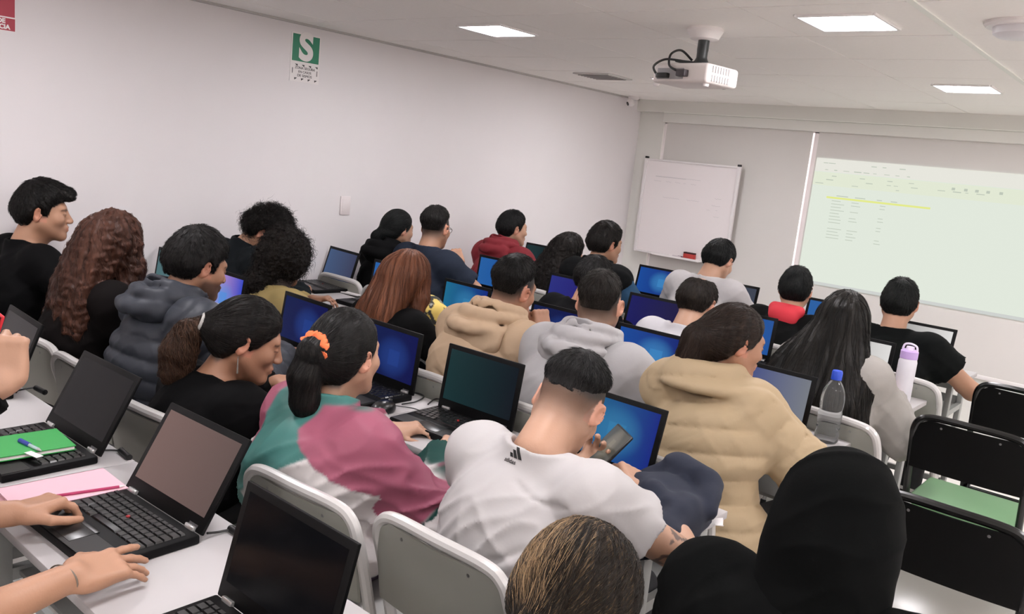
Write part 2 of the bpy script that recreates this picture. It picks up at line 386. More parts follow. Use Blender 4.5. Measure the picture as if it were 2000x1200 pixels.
# projector
t = thing('projector', 'white projector hung from the ceiling on a black post', 'projector', (-1.84, 3.31, ZC))
MB().lathe([(.0, 0), (.075, 0), (.077, -.012), (.06, -.045), (.05, -.05), (0, -.05)]).build('ceiling_mount', M_white, t)
dots = MB()
for q in range(-3, 4): dots.box((.055*math.sin(q*.33-.5), -.055*math.cos(q*.33-.5), -.042), (.008, .006, .006), R=RZ(math.degrees(q*.33-.5)))
dots.build('mount_slots', M_black, t)
M_post = mat('post black', (38, 42, 42), .45)
MB().tube(curve_pts([(0, 0, -.05), (0, 0, -.09), (.0, 0, -.13), (.0, 0, -.147)], 4), [.024]*5+[.023]*3+[.026, .03, .034, .038, .045][:5], n=12).box((-.04, -.0, -.145), (.13, .08, .012), R=RY(6), bev=.003).build('post', M_post, t)
PR = RZ(-8)
def P(v): return PR @ (Vector((v[0]*.93, v[1]*.93, v[2])))+Vector((-.03, .02, .036))
pb = MB(); pb.box(P((0, 0, -.232)), (.29, .225, .082), R=PR, bev=.016, seg=3)
body = pb.build('body', mat('projector white', (226, 219, 217), .4), t)
MB().box(P((-.05, -.121, -.236)), (.14, .006, .046), R=PR, bev=.002).build('connector_panel', mat('panel grey', (150, 148, 150), .5), body)
v = MB()
for k in range(7):
    for q in (-1, 1): v.box(P((.1565, -.1+.2*k/6*.6+.02, -.232+q*.018)), (.004, .012, .026), R=PR)
v.build('vent', mat('vent grey', (176, 172, 172), .6), body)
MB().cyl(P((.07, .12, -.235)), P((.07, .138, -.235)), .034, .036).build('lens', M_black, body)
for x, y in ((-.14, -.1), (.14, -.1)): MB().lathe([(.0, -.01), (.012, -.01), (.014, .0), (0, 0)], c=P((x, y, -.276)), n=12).build('foot', M_white, body)
MB().lathe([(.0, 0), (.014, 0), (.012, .012), (0, .012)], c=P((-.135, .0, -.19)), n=12).build('knob', M_black, body)
cb1 = curve_pts([P((-.03, .0, -.165)), P((-.06, -.05, -.13)), P((-.085, -.09, -.15)), P((-.06, -.125, -.2)), P((.0, -.15, -.225)), P((.03, -.128, -.236))], 8)
cb2 = curve_pts([P((-.07, -.03, -.17)), P((-.1, -.11, -.175)), P((-.12, -.16, -.21)), P((-.115, -.135, -.245))], 8)
MB().tube(cb1, .005).build('video_cable', M_black, t); MB().tube(cb2, .005).build('power_cable', M_black, t)
MB().box(P((.03, -.138, -.236)), (.045, .03, .028), R=PR, bev=.003).build('video_plug', mat('plug grey', (58, 52, 56), .5), t)
MB().box(P((-.08, -.138, -.246)), (.06, .026, .022), R=PR, bev=.005).build('power_plug', M_black, t)
# dome camera in the corner, smoke detector, vent
t = thing('security_camera', 'small white dome security camera in the ceiling corner', 'camera', (XL+.1, YF-.3, ZC))
MB().lathe([(0, 0), (.045, 0), (.045, -.02), (.036, -.03), (0, -.03)]).build('base', M_white, t)
eye = MB().lathe([(0, .0), (.03, .004), (.036, .02), (.03, .04), (.018, .05), (0, .052)], c=(0, 0, -.045), R=(RZ(-35) @ RX(115))).build('housing', M_white, t)
dv = RZ(-35) @ RX(115) @ Vector((0, 0, 1))
MB().cyl(Vector((0, 0, -.045))+dv*.046, Vector((0, 0, -.045))+dv*.056, .017).build('lens', M_black, t)
t = thing('smoke_detector', 'round white smoke detector on the ceiling at the frame edge', 'smoke detector', (-.665, 3.31, ZC))
MB().lathe([(0, 0), (.105, 0), (.108, -.01), (.1, -.018), (0, -.018)], n=40).build('base', M_white, t)
MB().lathe([(0, -.018), (.08, -.018), (.076, -.04), (.06, -.05), (0, -.052)], n=40).build('cover', mat('detector grey', (214, 212, 216), .45), t)
t = thing('ceiling_vent', 'flat grey louvred air vent in the ceiling near the side wall', 'vent', (-3.5, 4.95, ZC-.002))
MB().box((0, 0, -.003), (.3, .3, .008), bev=.002).build('frame', mat('vent frame', (205, 203, 200), .5), t)
v = MB()
for k in range(7): v.box((0, -.11+.0366*k, -.008), (.25, .022, .003), R=RX(24))
v.build('louvre', mat('vent louvre', (168, 166, 164), .5), t)
# ---------------------------------------------------------------- things on the side wall
def wall_M(y, z):   # text lying on the left wall, read from +x
    return Matrix.Translation((XL+.004, y, z)) @ Matrix(((0, 0, 1, 0), (1, 0, 0, 0), (0, 1, 0, 0), (0, 0, 0, 1)))
M_paper = mat('sign white', (232, 228, 228), .4)
M_ink = mat('sign ink', (60, 62, 62), .5)
y0, y1, z0, z1 = 2.875, 3.075, 1.925, 2.195
t = thing('safety_sign', 'green and white earthquake safe-zone sign with a big S high on the wall', 'sign', (0, 0, 0))
MB().box((XL+.0015, (y0+y1)/2, (z0+z1)/2), (.003, y1-y0, z1-z0)).build('board', M_paper, t)
MB().box((XL+.0032, (y0+y1)/2, z1-.082), (.001, .182, .148)).build('green_field', mat('sign green', (28, 118, 88), .4), t)
text_mesh('letter', 'S', .205, M_paper, wall_M((y0+y1)/2, z1-.079), t, bold=.009)
for k, (s, sz) in enumerate((('ZONA SEGURA', .02), ('EN CASOS', .019), ('DE SISMOS', .021))):
    text_mesh('lettering', s, sz, M_ink, wall_M((y0+y1)/2, z0+.078-k*.021), t)
ar = MB()
for k in range(4):
    for zz, sg in ((z1-.172, 1), (z0+.022, -1)):
        yy = y0+.03+k*.046
        ar.poly([(XL+.0036, yy, zz), (XL+.0036, yy+.02, zz), (XL+.0036, yy+.01+sg*.008, zz-.013)])
for yy in (y0+.016, y1-.016): ar.box((XL+.0036, yy, z0+.06), (.0008, .004, .03))
ar.build('arrow_marks', M_ink, t)
t = thing('fire_sign', 'red fire safety sign cut by the corner of the view', 'sign', (0, 0, 0))
y1 = 1.462; y0 = 1.262
M_red = mat('sign red', (160, 48, 66), .4)
MB().box((XL+.0015, (y0+y1)/2, 2.075), (.003, .2, .27)).build('board', M_paper, t)
MB().box((XL+.0032, (y0+y1)/2, 2.1), (.001, .192, .2)).box((XL+.0032, (y0+y1)/2, 1.968), (.001, .194, .052)).build('red_field', M_red, t)
MB().box((XL+.0042, (y0+y1)/2-.0, 2.12), (.001, .13, .1)).build('pictogram_frame', M_paper, t)
MB().box((XL+.0052, (y0+y1)/2-.0, 2.12), (.001, .118, .088)).build('pictogram_field', M_red, t)
text_mesh('lettering', 'ALARMA DE', .026, M_paper, wall_M((y0+y1)/2-.012, 1.98), t, bold=.0012)
text_mesh('lettering', 'EMERGENCIA', .026, M_paper, wall_M((y0+y1)/2-.002, 1.956), t, bold=.0012)
t = thing('wall_plate', 'blank white switch plate on the side wall', 'switch plate', (XL+.004, 3.33, 1.227))
MB().box((0, 0, 0), (.008, .075, .115), bev=.002).build('plate', mat('plate white', (226, 218, 219), .35), t)
MB().box((.005, 0, 0), (.003, .05, .08), bev=.001).build('insert', mat('plate white', (226, 218, 219), .35), t)
# ------------------------------------------------------------------ furniture
M_top = mat('desk white', (178, 175, 176), .5, spec=.25)
M_edge = mat('desk edge', (188, 186, 186), .4)
M_metal = mat('grey painted metal', (150, 152, 150), .4, metal=.0)
M_cream = mat('chair enamel', (188, 186, 184), .28, coat=.3)
M_panel = mat('shaded chair panel', (136, 136, 129), .4)  # back sheet grey, darkened for the shade on the chair backs
M_rub = mat('rubber', (30, 30, 30), .8)
ROWY = [.62, 1.69, 2.69, 3.67, 4.67]          # front edges of the five rows of desks
DD = .38
ORD = ['back', 'second', 'third', 'fourth', 'front']
def make_desk(label, x, y):
    t = thing('desk', label, 'desk', (x, y, 0), group='white classroom desks in five rows')
    MB().box((0, DD/2, .739), (1.1, DD, .022), bev=.003).build('desktop', M_top, t)
    fr = MB()
    for yy in (.035, DD-.035): fr.box((0, yy, .712), (1.0, .022, .03))
    for sx in (-1, 1): fr.box((sx*.5, DD/2, .712), (.022, DD-.05, .03))
    fr.build('apron_frame', M_metal, t)
    MB().box((0, DD/2+.02, .56), (.98, DD-.12, .012), bev=.002).box((0, DD-.055, .585), (.98, .008, .05)).build('shelf', M_metal, t)
    for sx in (-1, 1):
        for yy in (.045, DD-.045):
            l = MB().box((sx*.5, yy, .355), (.026, .042, .69), bev=.003).build('leg', M_metal, t)
            MB().box((sx*.5, yy, .012), (.032, .048, .024), bev=.003).build('rubber_foot', M_rub, l)
    for sx in (-1, 1):
        for zz in (.12, .56): MB().box((sx*.5, DD/2, zz), (.022, DD-.12, .03)).build('side_rail', M_metal, t)
    MB().box((0, DD-.045, .12), (.98, .02, .03)).build('foot_rail', M_metal, t)
    for q in (-.27, .27):
        MB().lathe([(0, .7505), (.03, .7505), (.03, .753), (.024, .7545), (.022, .752), (0, .752)], c=(q, DD-.055, 0), n=24).build('cable_grommet', mat('grommet', (176, 174, 174), .35), t)
    return t
d0 = None
for r, y in enumerate(ROWY):
    for k in range(3):
        xr = (-.88 if r else -.94)-k*1.102
        if xr-1.1 < XL: xr = XL+1.108
        pos = ('its end by the aisle', 'in the middle of its row', 'against the side wall')[k]
        lb = 'white desk of the %s row, %s' % (ORD[r], pos)
        if d0 is None: d0 = make_desk(lb, xr-.55, y)
        else: dup(d0, (xr-.55, y, 0), 0, lb)
def make_chair(name, label, white=True, padm=None):
    t = thing(name, label, 'chair', group='white metal folding chairs' if white else 'black folding chairs in the aisle')
    fm = M_cream if white else mat('chair black', (7, 7, 7), .25, spec=.4)
    w = .2
    # tall inverted U: both front legs run up into the back
    U = [(-w-.005, .2, .0), (-w, .11, .28), (-w, .03, .5), (-w+.001, -.025, .7)]
    arc = [(-w+.003, -.045, .765), (-w+.02, -.05, .802), (-w+.065, -.052, .82), (0, -.058, .824), (w-.065, -.052, .82), (w-.02, -.05, .802), (w-.003, -.045, .765)]
    P = curve_pts(U+arc+[(-p[0], p[1], p[2]) for p in U[::-1]], 5)
    MB().tube(P, .0145 if white else .0135, n=10).build('frame', fm, t)
    # curved back sheet
    b = MB(); nx, nz = 16, 8; G = {}
    zl = .6 if white else .605
    for side in (0, 1):
        for i in range(nx+1):
            for j in range(nz+1):
                u = -1+2*i/nx; v = j/nz; z = zl+(.808-zl)*v
                ww = w-.004
                if v > .72: ww = w-.004-(.05*(1-math.sqrt(max(0, 1-((v-.72)/.28)**2))))
                y = -.02-.035*((z-.6)/.22)-.012*(1-u*u) - (.006 if side else -.002)
                G[side, i, j] = b.bm.verts.new((u*ww, y, z))
    for i in range(nx):
        for j in range(nz):
            b.bm.faces.new((G[0, i, j], G[0, i+1, j], G[0, i+1, j+1], G[0, i, j+1]))
            b.bm.faces.new((G[1, i, j], G[1, i, j+1], G[1, i+1, j+1], G[1, i+1, j]))
    for i in range(nx):
        b.bm.faces.new((G[0, i, 0], G[1, i, 0], G[1, i+1, 0], G[0, i+1, 0])); b.bm.faces.new((G[0, i, nz], G[0, i+1, nz], G[1, i+1, nz], G[1, i, nz]))
    for j in range(nz):
        b.bm.faces.new((G[0, 0, j], G[0, 0, j+1], G[1, 0, j+1], G[1, 0, j])); b.bm.faces.new((G[0, nx, j], G[1, nx, j], G[1, nx, j+1], G[0, nx, j+1]))
    b.build('backrest', M_panel if white else mat('chair black pad', (5, 5, 5), .6, spec=.12), t)
    MB().box((0, .19, .452), (.39, .38, .028), bev=.012, seg=3).build('seat', padm or M_cream, t)
    for sx in (-1, 1):
        l = MB().tube([(sx*(w-.025), .27, .44), (sx*(w-.02), .1, .25), (sx*(w-.018), -.1, .03)], .011, n=8).build('rear_leg', fm, t)
        MB().cyl((sx*(w-.018), -.108, .0), (sx*(w-.018), -.1, .035), .014).build('rubber_foot', M_rub, l)
        MB().cyl((sx*(w+.005), .203, 0), (sx*(w+.005), .2, .03), .017).build('front_foot', M_rub, t)
    MB().cyl((-w, .115, .26), (w, .115, .26), .008).build('cross_bar', fm, t); MB().cyl((-w+.02, -.04, .1), (w-.02, -.04, .1), .008).build('cross_bar', fm, t)
    for sx in (-1, 1): MB().lathe([(0, 0), (.006, 0), (.004, .003), (0, .003)], c=(sx*.1, -.062, .79), n=10, R=RX(90)).build('rivet', mat('rivet', (140, 140, 140), .3, metal=.8), t)
    return t
SX = [-1.13, -1.72, -2.26, -2.8, -3.37, -3.92]      # seat places along a row
chair0 = None
def white_chair(x, y, label, rz=0):
    global chair0
    if chair0 is None:
        chair0 = make_chair('folding_chair', label); chair0.location = (x, y, 0); chair0.rotation_euler = (0, 0, rz); return chair0
    return dup(chair0, (x, y, 0), rz, label)
CH = [  # x, y of the back of the seat, rotation, label
 (-1.13, 1.26, 0, 'pale folding chair under the man in the white t-shirt'),
 (-1.53, 1.19, .06, 'pale folding chair behind the woman in the colour-block windbreaker'),
 (-2.2, 1.16, .1, 'pale folding chair under the woman in black with the loose ponytail'),
 (-2.75, 1.2, 0, 'pale folding chair under the man in the padded jacket'),
 (-3.16, 1.2, .08, 'pale folding chair behind the woman with long red-brown curls'),
 (-3.92, 1.22, 0, 'pale folding chair under the young man in a black t-shirt by the wall'),
 (-1.13, 2.12, -.06, 'pale folding chair under the woman in the tan quilted coat'),
 (-1.7, 2.17, 0, 'pale folding chair under the man in the light grey hoodie'),
 (-2.16, 2.15, .05, 'pale folding chair under the man in the beige hoodie'),
 (-2.78, 2.17, 0, 'pale folding chair under the woman with straight auburn hair'),
 (-3.4, 2.1, 0, 'pale folding chair under the person in the olive sweater'),
 (-3.9, 2.17, 0, 'pale folding chair under the curly-haired man in the dark jacket'),
 (-.98, 3.12, -.15, 'pale folding chair behind the woman with very long black hair'),
 (-1.84, 3.17, 0, 'pale folding chair under the balding man in grey'),
 (-2.5, 3.18, 0, 'pale folding chair under the person mostly hidden by the grey hoodie'),
 (-3.5, 3.17, 0, 'pale folding chair under the man in the navy shirt'),
 (-3.93, 3.18, 0, 'pale folding chair under the woman in black beside the navy shirt'),
 (-1.03, 4.14, -.12, 'pale folding chair under the man in the black t-shirt near the projection'),
 (-1.73, 4.16, 0, 'pale folding chair under the man in the black hoodie with red lining'),
 (-2.27, 4.16, 0, 'pale folding chair under the white-shirted man before the whiteboard'),
 (-2.93, 4.16, 0, 'pale folding chair under the man in the dark vest'),
 (-3.28, 4.16, .05, 'pale folding chair under the woman with long dark waves'),
 (-3.8, 4.17, 0, 'pale folding chair under the man in the red hoodie'),
 (-1.64, -.06, 0, 'pale folding chair under the person with the bare hands on the back desk'),
 (-2.2, -.06, 0, 'pale folding chair under the person holding up the phone'),
]
for x, y, rz, lb in CH: white_chair(x, y, lb, rz)
M_green = mat('seat green', (96, 134, 96), .5); M_seatg = mat('seat grey', (120, 118, 112), .25)
bc = make_chair('black_folding_chair', 'black folding chair with a green seat, farthest along the aisle', False, M_green)
bc.location = (-.56, 4.46, 0)
b2 = dup(bc, (-.58, 3.5, 0), -.0, 'black folding chair with a green seat, in the middle of the aisle')
b3 = dup(bc, (-.42, 2.49, 0), 0, 'black folding chair with a shiny grey seat in front of the black hood')
for ch in b3.children:
    if ch.name.startswith('seat'):
        me = ch.data.copy(); me.materials.clear(); me.materials.append(M_seatg); ch.data = me
dup(bc, (-.5, 1.24, 0), 0, 'black folding chair under the person in the black hood')
dup(bc, (-.68, .62, 0), 0, 'black folding chair under the person with blond streaked hair')
# ------------------------------------------------------------------ laptops
M_lap = mat('laptop black', (10, 10, 11), .5, spec=.12, bump=.05, scale=900)
M_lap2 = mat('laptop palm rest', (30, 29, 29), .45, spec=.3, bump=.04, scale=900)
M_key = mat('key black', (16, 16, 17), .3, spec=.6)
M_hinge = mat('hinge silver', (190, 190, 190), .25, metal=.7)
M_redp = mat('point red', (150, 30, 34), .6)
LW, LD, LH, LL = .326, .226, .021, .222
def make_laptop(label, scr, tilt):
    t = thing('laptop', label, 'laptop', group='black laptops on the desks')
    base = MB().box((0, -LD/2, LH/2), (LW, LD, LH), bev=.005).build('base', M_lap, t)
    MB().box((0, -LD+.035, LH+.0005), (LW-.012, .064, .001)).box((0, -LD/2+.02, LH+.0005), (.012, .01, .001)).build('palm_rest', M_lap2, base)
    MB().box((-.02, -LD+.04, LH+.0013), (.1, .054, .0012), bev=.0005).build('touchpad', mat('touchpad', (34, 34, 35), .3), base)
    MB().box((-.02, -LD+.071, LH+.0014), (.1, .01, .002), bev=.0006).build('touchpad_buttons', mat('pad buttons', (26, 26, 27), .35), base)
    k = MB(); rows = [(14, .0095), (14, .0165), (14, .0165), (13, .0165), (12, .0165), (9, .0165)]
    y = -.024; x0, x1 = -LW/2+.016, LW/2-.016
    for q, (n, h) in enumerate(rows):
        y -= h/2+.0012
        if q == 5: ws = [1.2, 1, 1, 1, 5.2, 1, 1, 1, 1.4]
        else: ws = [1+.22*q]+[1]*(n-2)+[1.1+.16*q]
        tot = sum(ws); x = x0
        for ww in ws:
            w = (x1-x0)*ww/tot
            cx = x+w/2; x += w
            g = bmesh.ops.create_cone(k.bm, cap_ends=True, segments=4, radius1=.7071, radius2=.59, depth=1)['verts']
            bmesh.ops.transform(k.bm, matrix=Matrix.Translation((cx, y, LH+.0022)) @ Matrix.Diagonal((w-.0022, h, .0036, 1)) @ Matrix.Rotation(math.pi/4, 4, 'Z'), verts=g)
        y -= h/2+.0012
    k.build('keyboard', M_key, base)
    MB().lathe([(0, 0), (.004, 0), (.0045, .003), (0, .0045)], c=(0, -.075, LH+.003), n=12).build('pointing_stick', M_redp, base)
    lid = empty('lid'); lid.parent = t; lid.location = (0, .004, LH-.004); lid.rotation_euler = (math.radians(-tilt), 0, 0)
    bz = MB().box((0, .0, LL/2), (LW, .009, LL), bev=.003).build('lid_shell', M_lap, lid)
    MB().box((0, -.0047, .022+.088+.01), (.292, .0008, .172)).build('screen', scr, lid)
    for s in (-1, 1): MB().box((s*.122, -.006, .004), (.034, .012, .012), bev=.003).build('hinge', M_hinge, lid)
    MB().box((.125, -.0048, .012), (.032, .0006, .005)).build('badge', mat('badge grey', (78, 78, 80), .3, metal=.5), lid)
    return t
SB = {
 'blue': screen_mat('screen blue', (24, 82, 170), (22, 42, 128), (70, 150, 215), .78),
 'teal': screen_mat('screen teal blue', (34, 118, 158), (22, 44, 140), (60, 140, 190), .78, (.55, .5)),
 'navy': screen_mat('screen navy', (22, 36, 84), (16, 22, 84), (38, 70, 150), .78, (.6, .45)),
 'indigo': screen_mat('screen indigo', (26, 28, 92), (20, 14, 60), None, 1.0),
 'azure': screen_mat('screen azure', (40, 104, 178), (34, 90, 170), None, .78),
 'violet': screen_mat('screen violet', (46, 52, 140), (34, 26, 120), None, .78),
 'off': screen_mat('screen off', (6, 9, 10), (3, 4, 5), None, .5, gloss=.16),
 'dteal': screen_mat('screen dark teal', (20, 48, 50), (9, 20, 28), None, 1.0),
 'brown': screen_mat('screen brown', (116, 92, 87), (96, 78, 74), None, 1.0),
 'steel': screen_mat('screen steel', (60, 82, 118), (50, 56, 84), None, 1.0),
 'greyblue': screen_mat('screen greyblue', (36, 56, 130), (118, 122, 130), None, 1.0),
 'tealgrey': screen_mat('screen teal grey', (70, 104, 108), (78, 108, 116), None, 1.0),
 'pink': screen_mat('screen pink', (206, 160, 196), (50, 70, 190), (70, 140, 215), 1.0, (.5, .4)),
 'slate': screen_mat('screen slate', (50, 60, 74), (60, 66, 80), None, 1.0),
 'pale': screen_mat('screen pale', (150, 148, 146), (222, 220, 218), None, 1.0),
}
LAPS = [ # x, hinge y, rotation deg, tilt, screen, label
 (-1.695, .89, 2, 30, 'brown', 'open black laptop with a brownish screen under the two typing hands'),
 (-2.235, .915, 1, 28, 'off', 'open black laptop with a dark screen and a green notebook on its keys'),
 (-1.14, .80, 0, 14, 'off', 'open black laptop with a black screen at the aisle end of the back desk'),
 (-2.86, .95, -4, 20, 'off', 'black laptop with a dark screen behind the raised phone'),
 (-3.42, .93, 0, 12, 'slate', 'laptop with a dull grey-blue screen cut by the frame edge'),
 (-1.77, 2.0, 2, 8, 'dteal', 'open black laptop with a dark teal screen and empty seat before it'),
 (-1.245, 1.98, 0, 14, 'teal', 'laptop with a bright blue desktop in front of the man with the phone'),
 (-2.225, 2.0, -1, 6, 'navy', 'laptop with a navy desktop in front of the windbreaker'),
 (-2.76, 2.01, -2, 8, 'navy', 'laptop with a navy screen in front of the woman with the earring'),
 (-3.4, 2.03, 0, 8, 'pink', 'laptop with a pink and blue picture in front of the padded jacket'),
 (-4.0, 2.1, 0, 8, 'tealgrey', 'laptop with a grey-teal screen by the wall beside the small bottle'),
 (-1.735, 2.99, 1, 8, 'blue', 'laptop with a bright blue desktop in front of the grey hoodie'),
 (-1.15, 2.86, 0, 10, 'greyblue', 'laptop with a washed grey-blue screen in front of the tan coat'),
 (-2.22, 3.0, 0, 6, 'navy', 'laptop with a dark blue screen in front of the beige hoodie'),
 (-2.83, 3.03, -1, 6, 'teal', 'laptop with a teal-blue screen beside the straight auburn hair'),
 (-3.45, 3.08, 0, 8, 'azure', 'laptop with a plain sky-blue screen left of the auburn hair'),
 (-4.0, 3.14, -6, 16, 'steel', 'laptop with a steel-blue screen alone at the wall end of its desk'),
 (-2.22, 3.82, 2, 14, 'indigo', 'laptop with a deep indigo screen in front of the balding man'),
 (-2.83, 3.9, 0, 10, 'violet', 'laptop with a violet-blue screen in front of the half-hidden person'),
 (-3.5, 4.02, 0, 6, 'azure', 'laptop with a mid-blue screen in front of the red hoodie'),
 (-1.75, 3.93, 4, 8, 'azure', 'laptop showing a narrow strip of blue beside the dark bun'),
 (-1.2, 3.95, 0, 10, 'pale', 'laptop with a whitish screen behind the lilac bottle'),
 (-2.93, 5.05, 1, 12, 'blue', 'laptop with a bright blue desktop under the whiteboard'),
 (-2.33, 5.0, 0, 10, 'slate', 'laptop with a slate screen beside the white shirt'),
 (-1.69, 5.0, 0, 10, 'azure', 'laptop with a blue screen beside the red-lined hood'),
 (-1.14, 4.8, 0, 14, 'pale', 'laptop with a pale screen beside the bare elbow'),
 (-4.02, 5.1, 0, 14, 'dteal', 'laptop with a dark blue-green screen beside the red hoodie'),
]
L0 = None
for x, y, rz, tilt, sm, lb in LAPS:
    if L0 is None:
        L0 = make_laptop(lb, SB[sm], tilt); o = L0
    else: o = dup(L0, label=lb)
    o.location = (x, y, .75); o.rotation_euler = (0, 0, math.radians(rz))
    for ch in o.children:
        if ch.name.startswith('lid'):
            ch.rotation_euler = (math.radians(-tilt), 0, 0)
            for g in ch.children:
                if g.name.startswith('screen') and o is not L0:
                    me = g.data.copy(); me.materials.clear(); me.materials.append(SB[sm]); g.data = me
# ------------------------------------------------------------------ solid modelling of soft shapes (distance fields, surface nets)
A = lambda *p: np.array(p, float)
I3 = np.eye(3)
def rot(rx=0, ry=0, rz=0):
    return np.array(RZ(rz) @ RX(rx) @ RY(ry))
def unit(v): return v/(np.linalg.norm(v)+1e-9)
FAR = .08
class Field:
    def __init__(s): s.ops = []; s.post = []
    def _add(s, lo, hi, fn, k, sub): s.ops.append((np.minimum(lo, hi), np.maximum(lo, hi), fn, k, sub)); return s
    def cone(s, a, b, r1, r2=None, k=.02, sub=False, flat=None, cap=None):
        """tapered rod; flat=(axis, f) squeezes it along an axis; cap cuts it flat at b"""
        a, b = np.asarray(a, float), np.asarray(b, float); r2 = r1 if r2 is None else r2; ba = b-a; L2 = max(ba@ba, 1e-9); rm = max(r1, r2); u = ba/math.sqrt(L2)
        def fn(x, y, z):
            px, py, pz = x-a[0], y-a[1], z-a[2]
            h = np.clip((px*ba[0]+py*ba[1]+pz*ba[2])/L2, 0, 1)
            d = np.sqrt((px-h*ba[0])**2+(py-h*ba[1])**2+(pz-h*ba[2])**2)-(r1+(r2-r1)*h)
            if cap: d = np.maximum(d, (x-b[0])*u[0]+(y-b[1])*u[1]+(z-b[2])*u[2])
            return d
        return s._add(np.minimum(a, b)-rm, np.maximum(a, b)+rm, fn, k, sub)
    def chain(s, pts, rs, k=.02, kk=None, sub=False):
        for i in range(len(pts)-1): s.cone(pts[i], pts[i+1], rs[i], rs[i+1], k if (i == 0 or kk is None) else kk, sub)
        return s
    def ell(s, c, r, R=I3, k=.02, sub=False):
        c = np.asarray(c, float); r = np.asarray(r, float); rm = r.max()
        def fn(x, y, z):
            px, py, pz = x-c[0], y-c[1], z-c[2]
            q = [px*R[0, i]+py*R[1, i]+pz*R[2, i] for i in range(3)]
            k0 = np.sqrt((q[0]/r[0])**2+(q[1]/r[1])**2+(q[2]/r[2])**2); k1 = np.sqrt((q[0]/r[0]**2)**2+(q[1]/r[1]**2)**2+(q[2]/r[2]**2)**2)
            return k0*(k0-1)/(k1+1e-6)
        return s._add(c-rm, c+rm, fn, k, sub)
    def box(s, c, h, R=I3, rad=.01, k=.02, sub=False):
        c = np.asarray(c, float); h = np.asarray(h, float); rm = np.linalg.norm(h)
        def fn(x, y, z):
            px, py, pz = x-c[0], y-c[1], z-c[2]
            q = [np.abs(px*R[0, i]+py*R[1, i]+pz*R[2, i])-h[i]+rad for i in range(3)]
            return np.sqrt(sum(np.maximum(t, 0)**2 for t in q))+np.minimum(np.maximum(np.maximum(q[0], q[1]), q[2]), 0)-rad
        return s._add(c-rm, c+rm, fn, k, sub)
    def bounds(s):
        B = [(o[0], o[1]) for o in s.ops if not o[4]]
        return np.min([b[0] for b in B], 0)-.03, np.max([b[1] for b in B], 0)+.03
    def grid(s, ax, ay, az):
        V = np.full((len(ax), len(ay), len(az)), FAR, np.float32)
        ax32, ay32, az32 = (a.astype(np.float32) for a in (ax, ay, az))
        for lo, hi, fn, k, sub in s.ops:
            mg = FAR+.005
            i = [np.searchsorted(a, lo[n]-mg) for n, a in enumerate((ax, ay, az))]; j = [np.searchsorted(a, hi[n]+mg) for n, a in enumerate((ax, ay, az))]
            if min(j[n]-i[n] for n in range(3)) < 1: continue
            sl = tuple(slice(i[n], j[n]) for n in range(3))
            d = fn(ax32[sl[0]][:, None, None], ay32[sl[1]][None, :, None], az32[sl[2]][None, None, :]).astype(np.float32); v = V[sl]
            if sub: d = -d
            h = np.maximum(k-np.abs(v-d), 0)/k
            V[sl] = (np.maximum(v, d)+h*h*k*.25) if sub else (np.minimum(v, d)-h*h*k*.25)
        X, Y, Z = ax32[:, None, None], ay32[None, :, None], az32[None, None, :]
        for f in s.post: V = f(V, X, Y, Z)
        return V.astype(np.float32)
    def at_points(s, P):
        v = np.full(len(P), FAR)
        for lo, hi, fn, k, sub in s.ops:
            d = fn(P[:, 0], P[:, 1], P[:, 2]); d = -d if sub else d; h = np.maximum(k-np.abs(v-d), 0)/k
            v = np.maximum(v, d)+h*h*k*.25 if sub else np.minimum(v, d)-h*h*k*.25
        return v
    def surf(s, res, fine=None, lo=None, hi=None):
        """fine: list of (centre, halfsize, res) boxes where the grid lines crowd closer"""
        b = s.bounds(); lo = b[0] if lo is None else lo; hi = b[1] if hi is None else hi
        axs = []
        for n in range(3):
            p = [lo[n]]
            while p[-1] < hi[n]:
                st = res
                for c, h, r in (fine or []):
                    if abs(p[-1]-c[n]) < h[n]: st = min(st, r)
                p.append(p[-1]+st)
            axs.append(np.array(p))
        V = s.grid(*axs)
        for n in range(3):
            ix = [slice(None)]*3
            for e in (0, -1): ix[n] = e; V[tuple(ix)] = np.maximum(V[tuple(ix)], 1e-3)
        return nets(V, *axs)
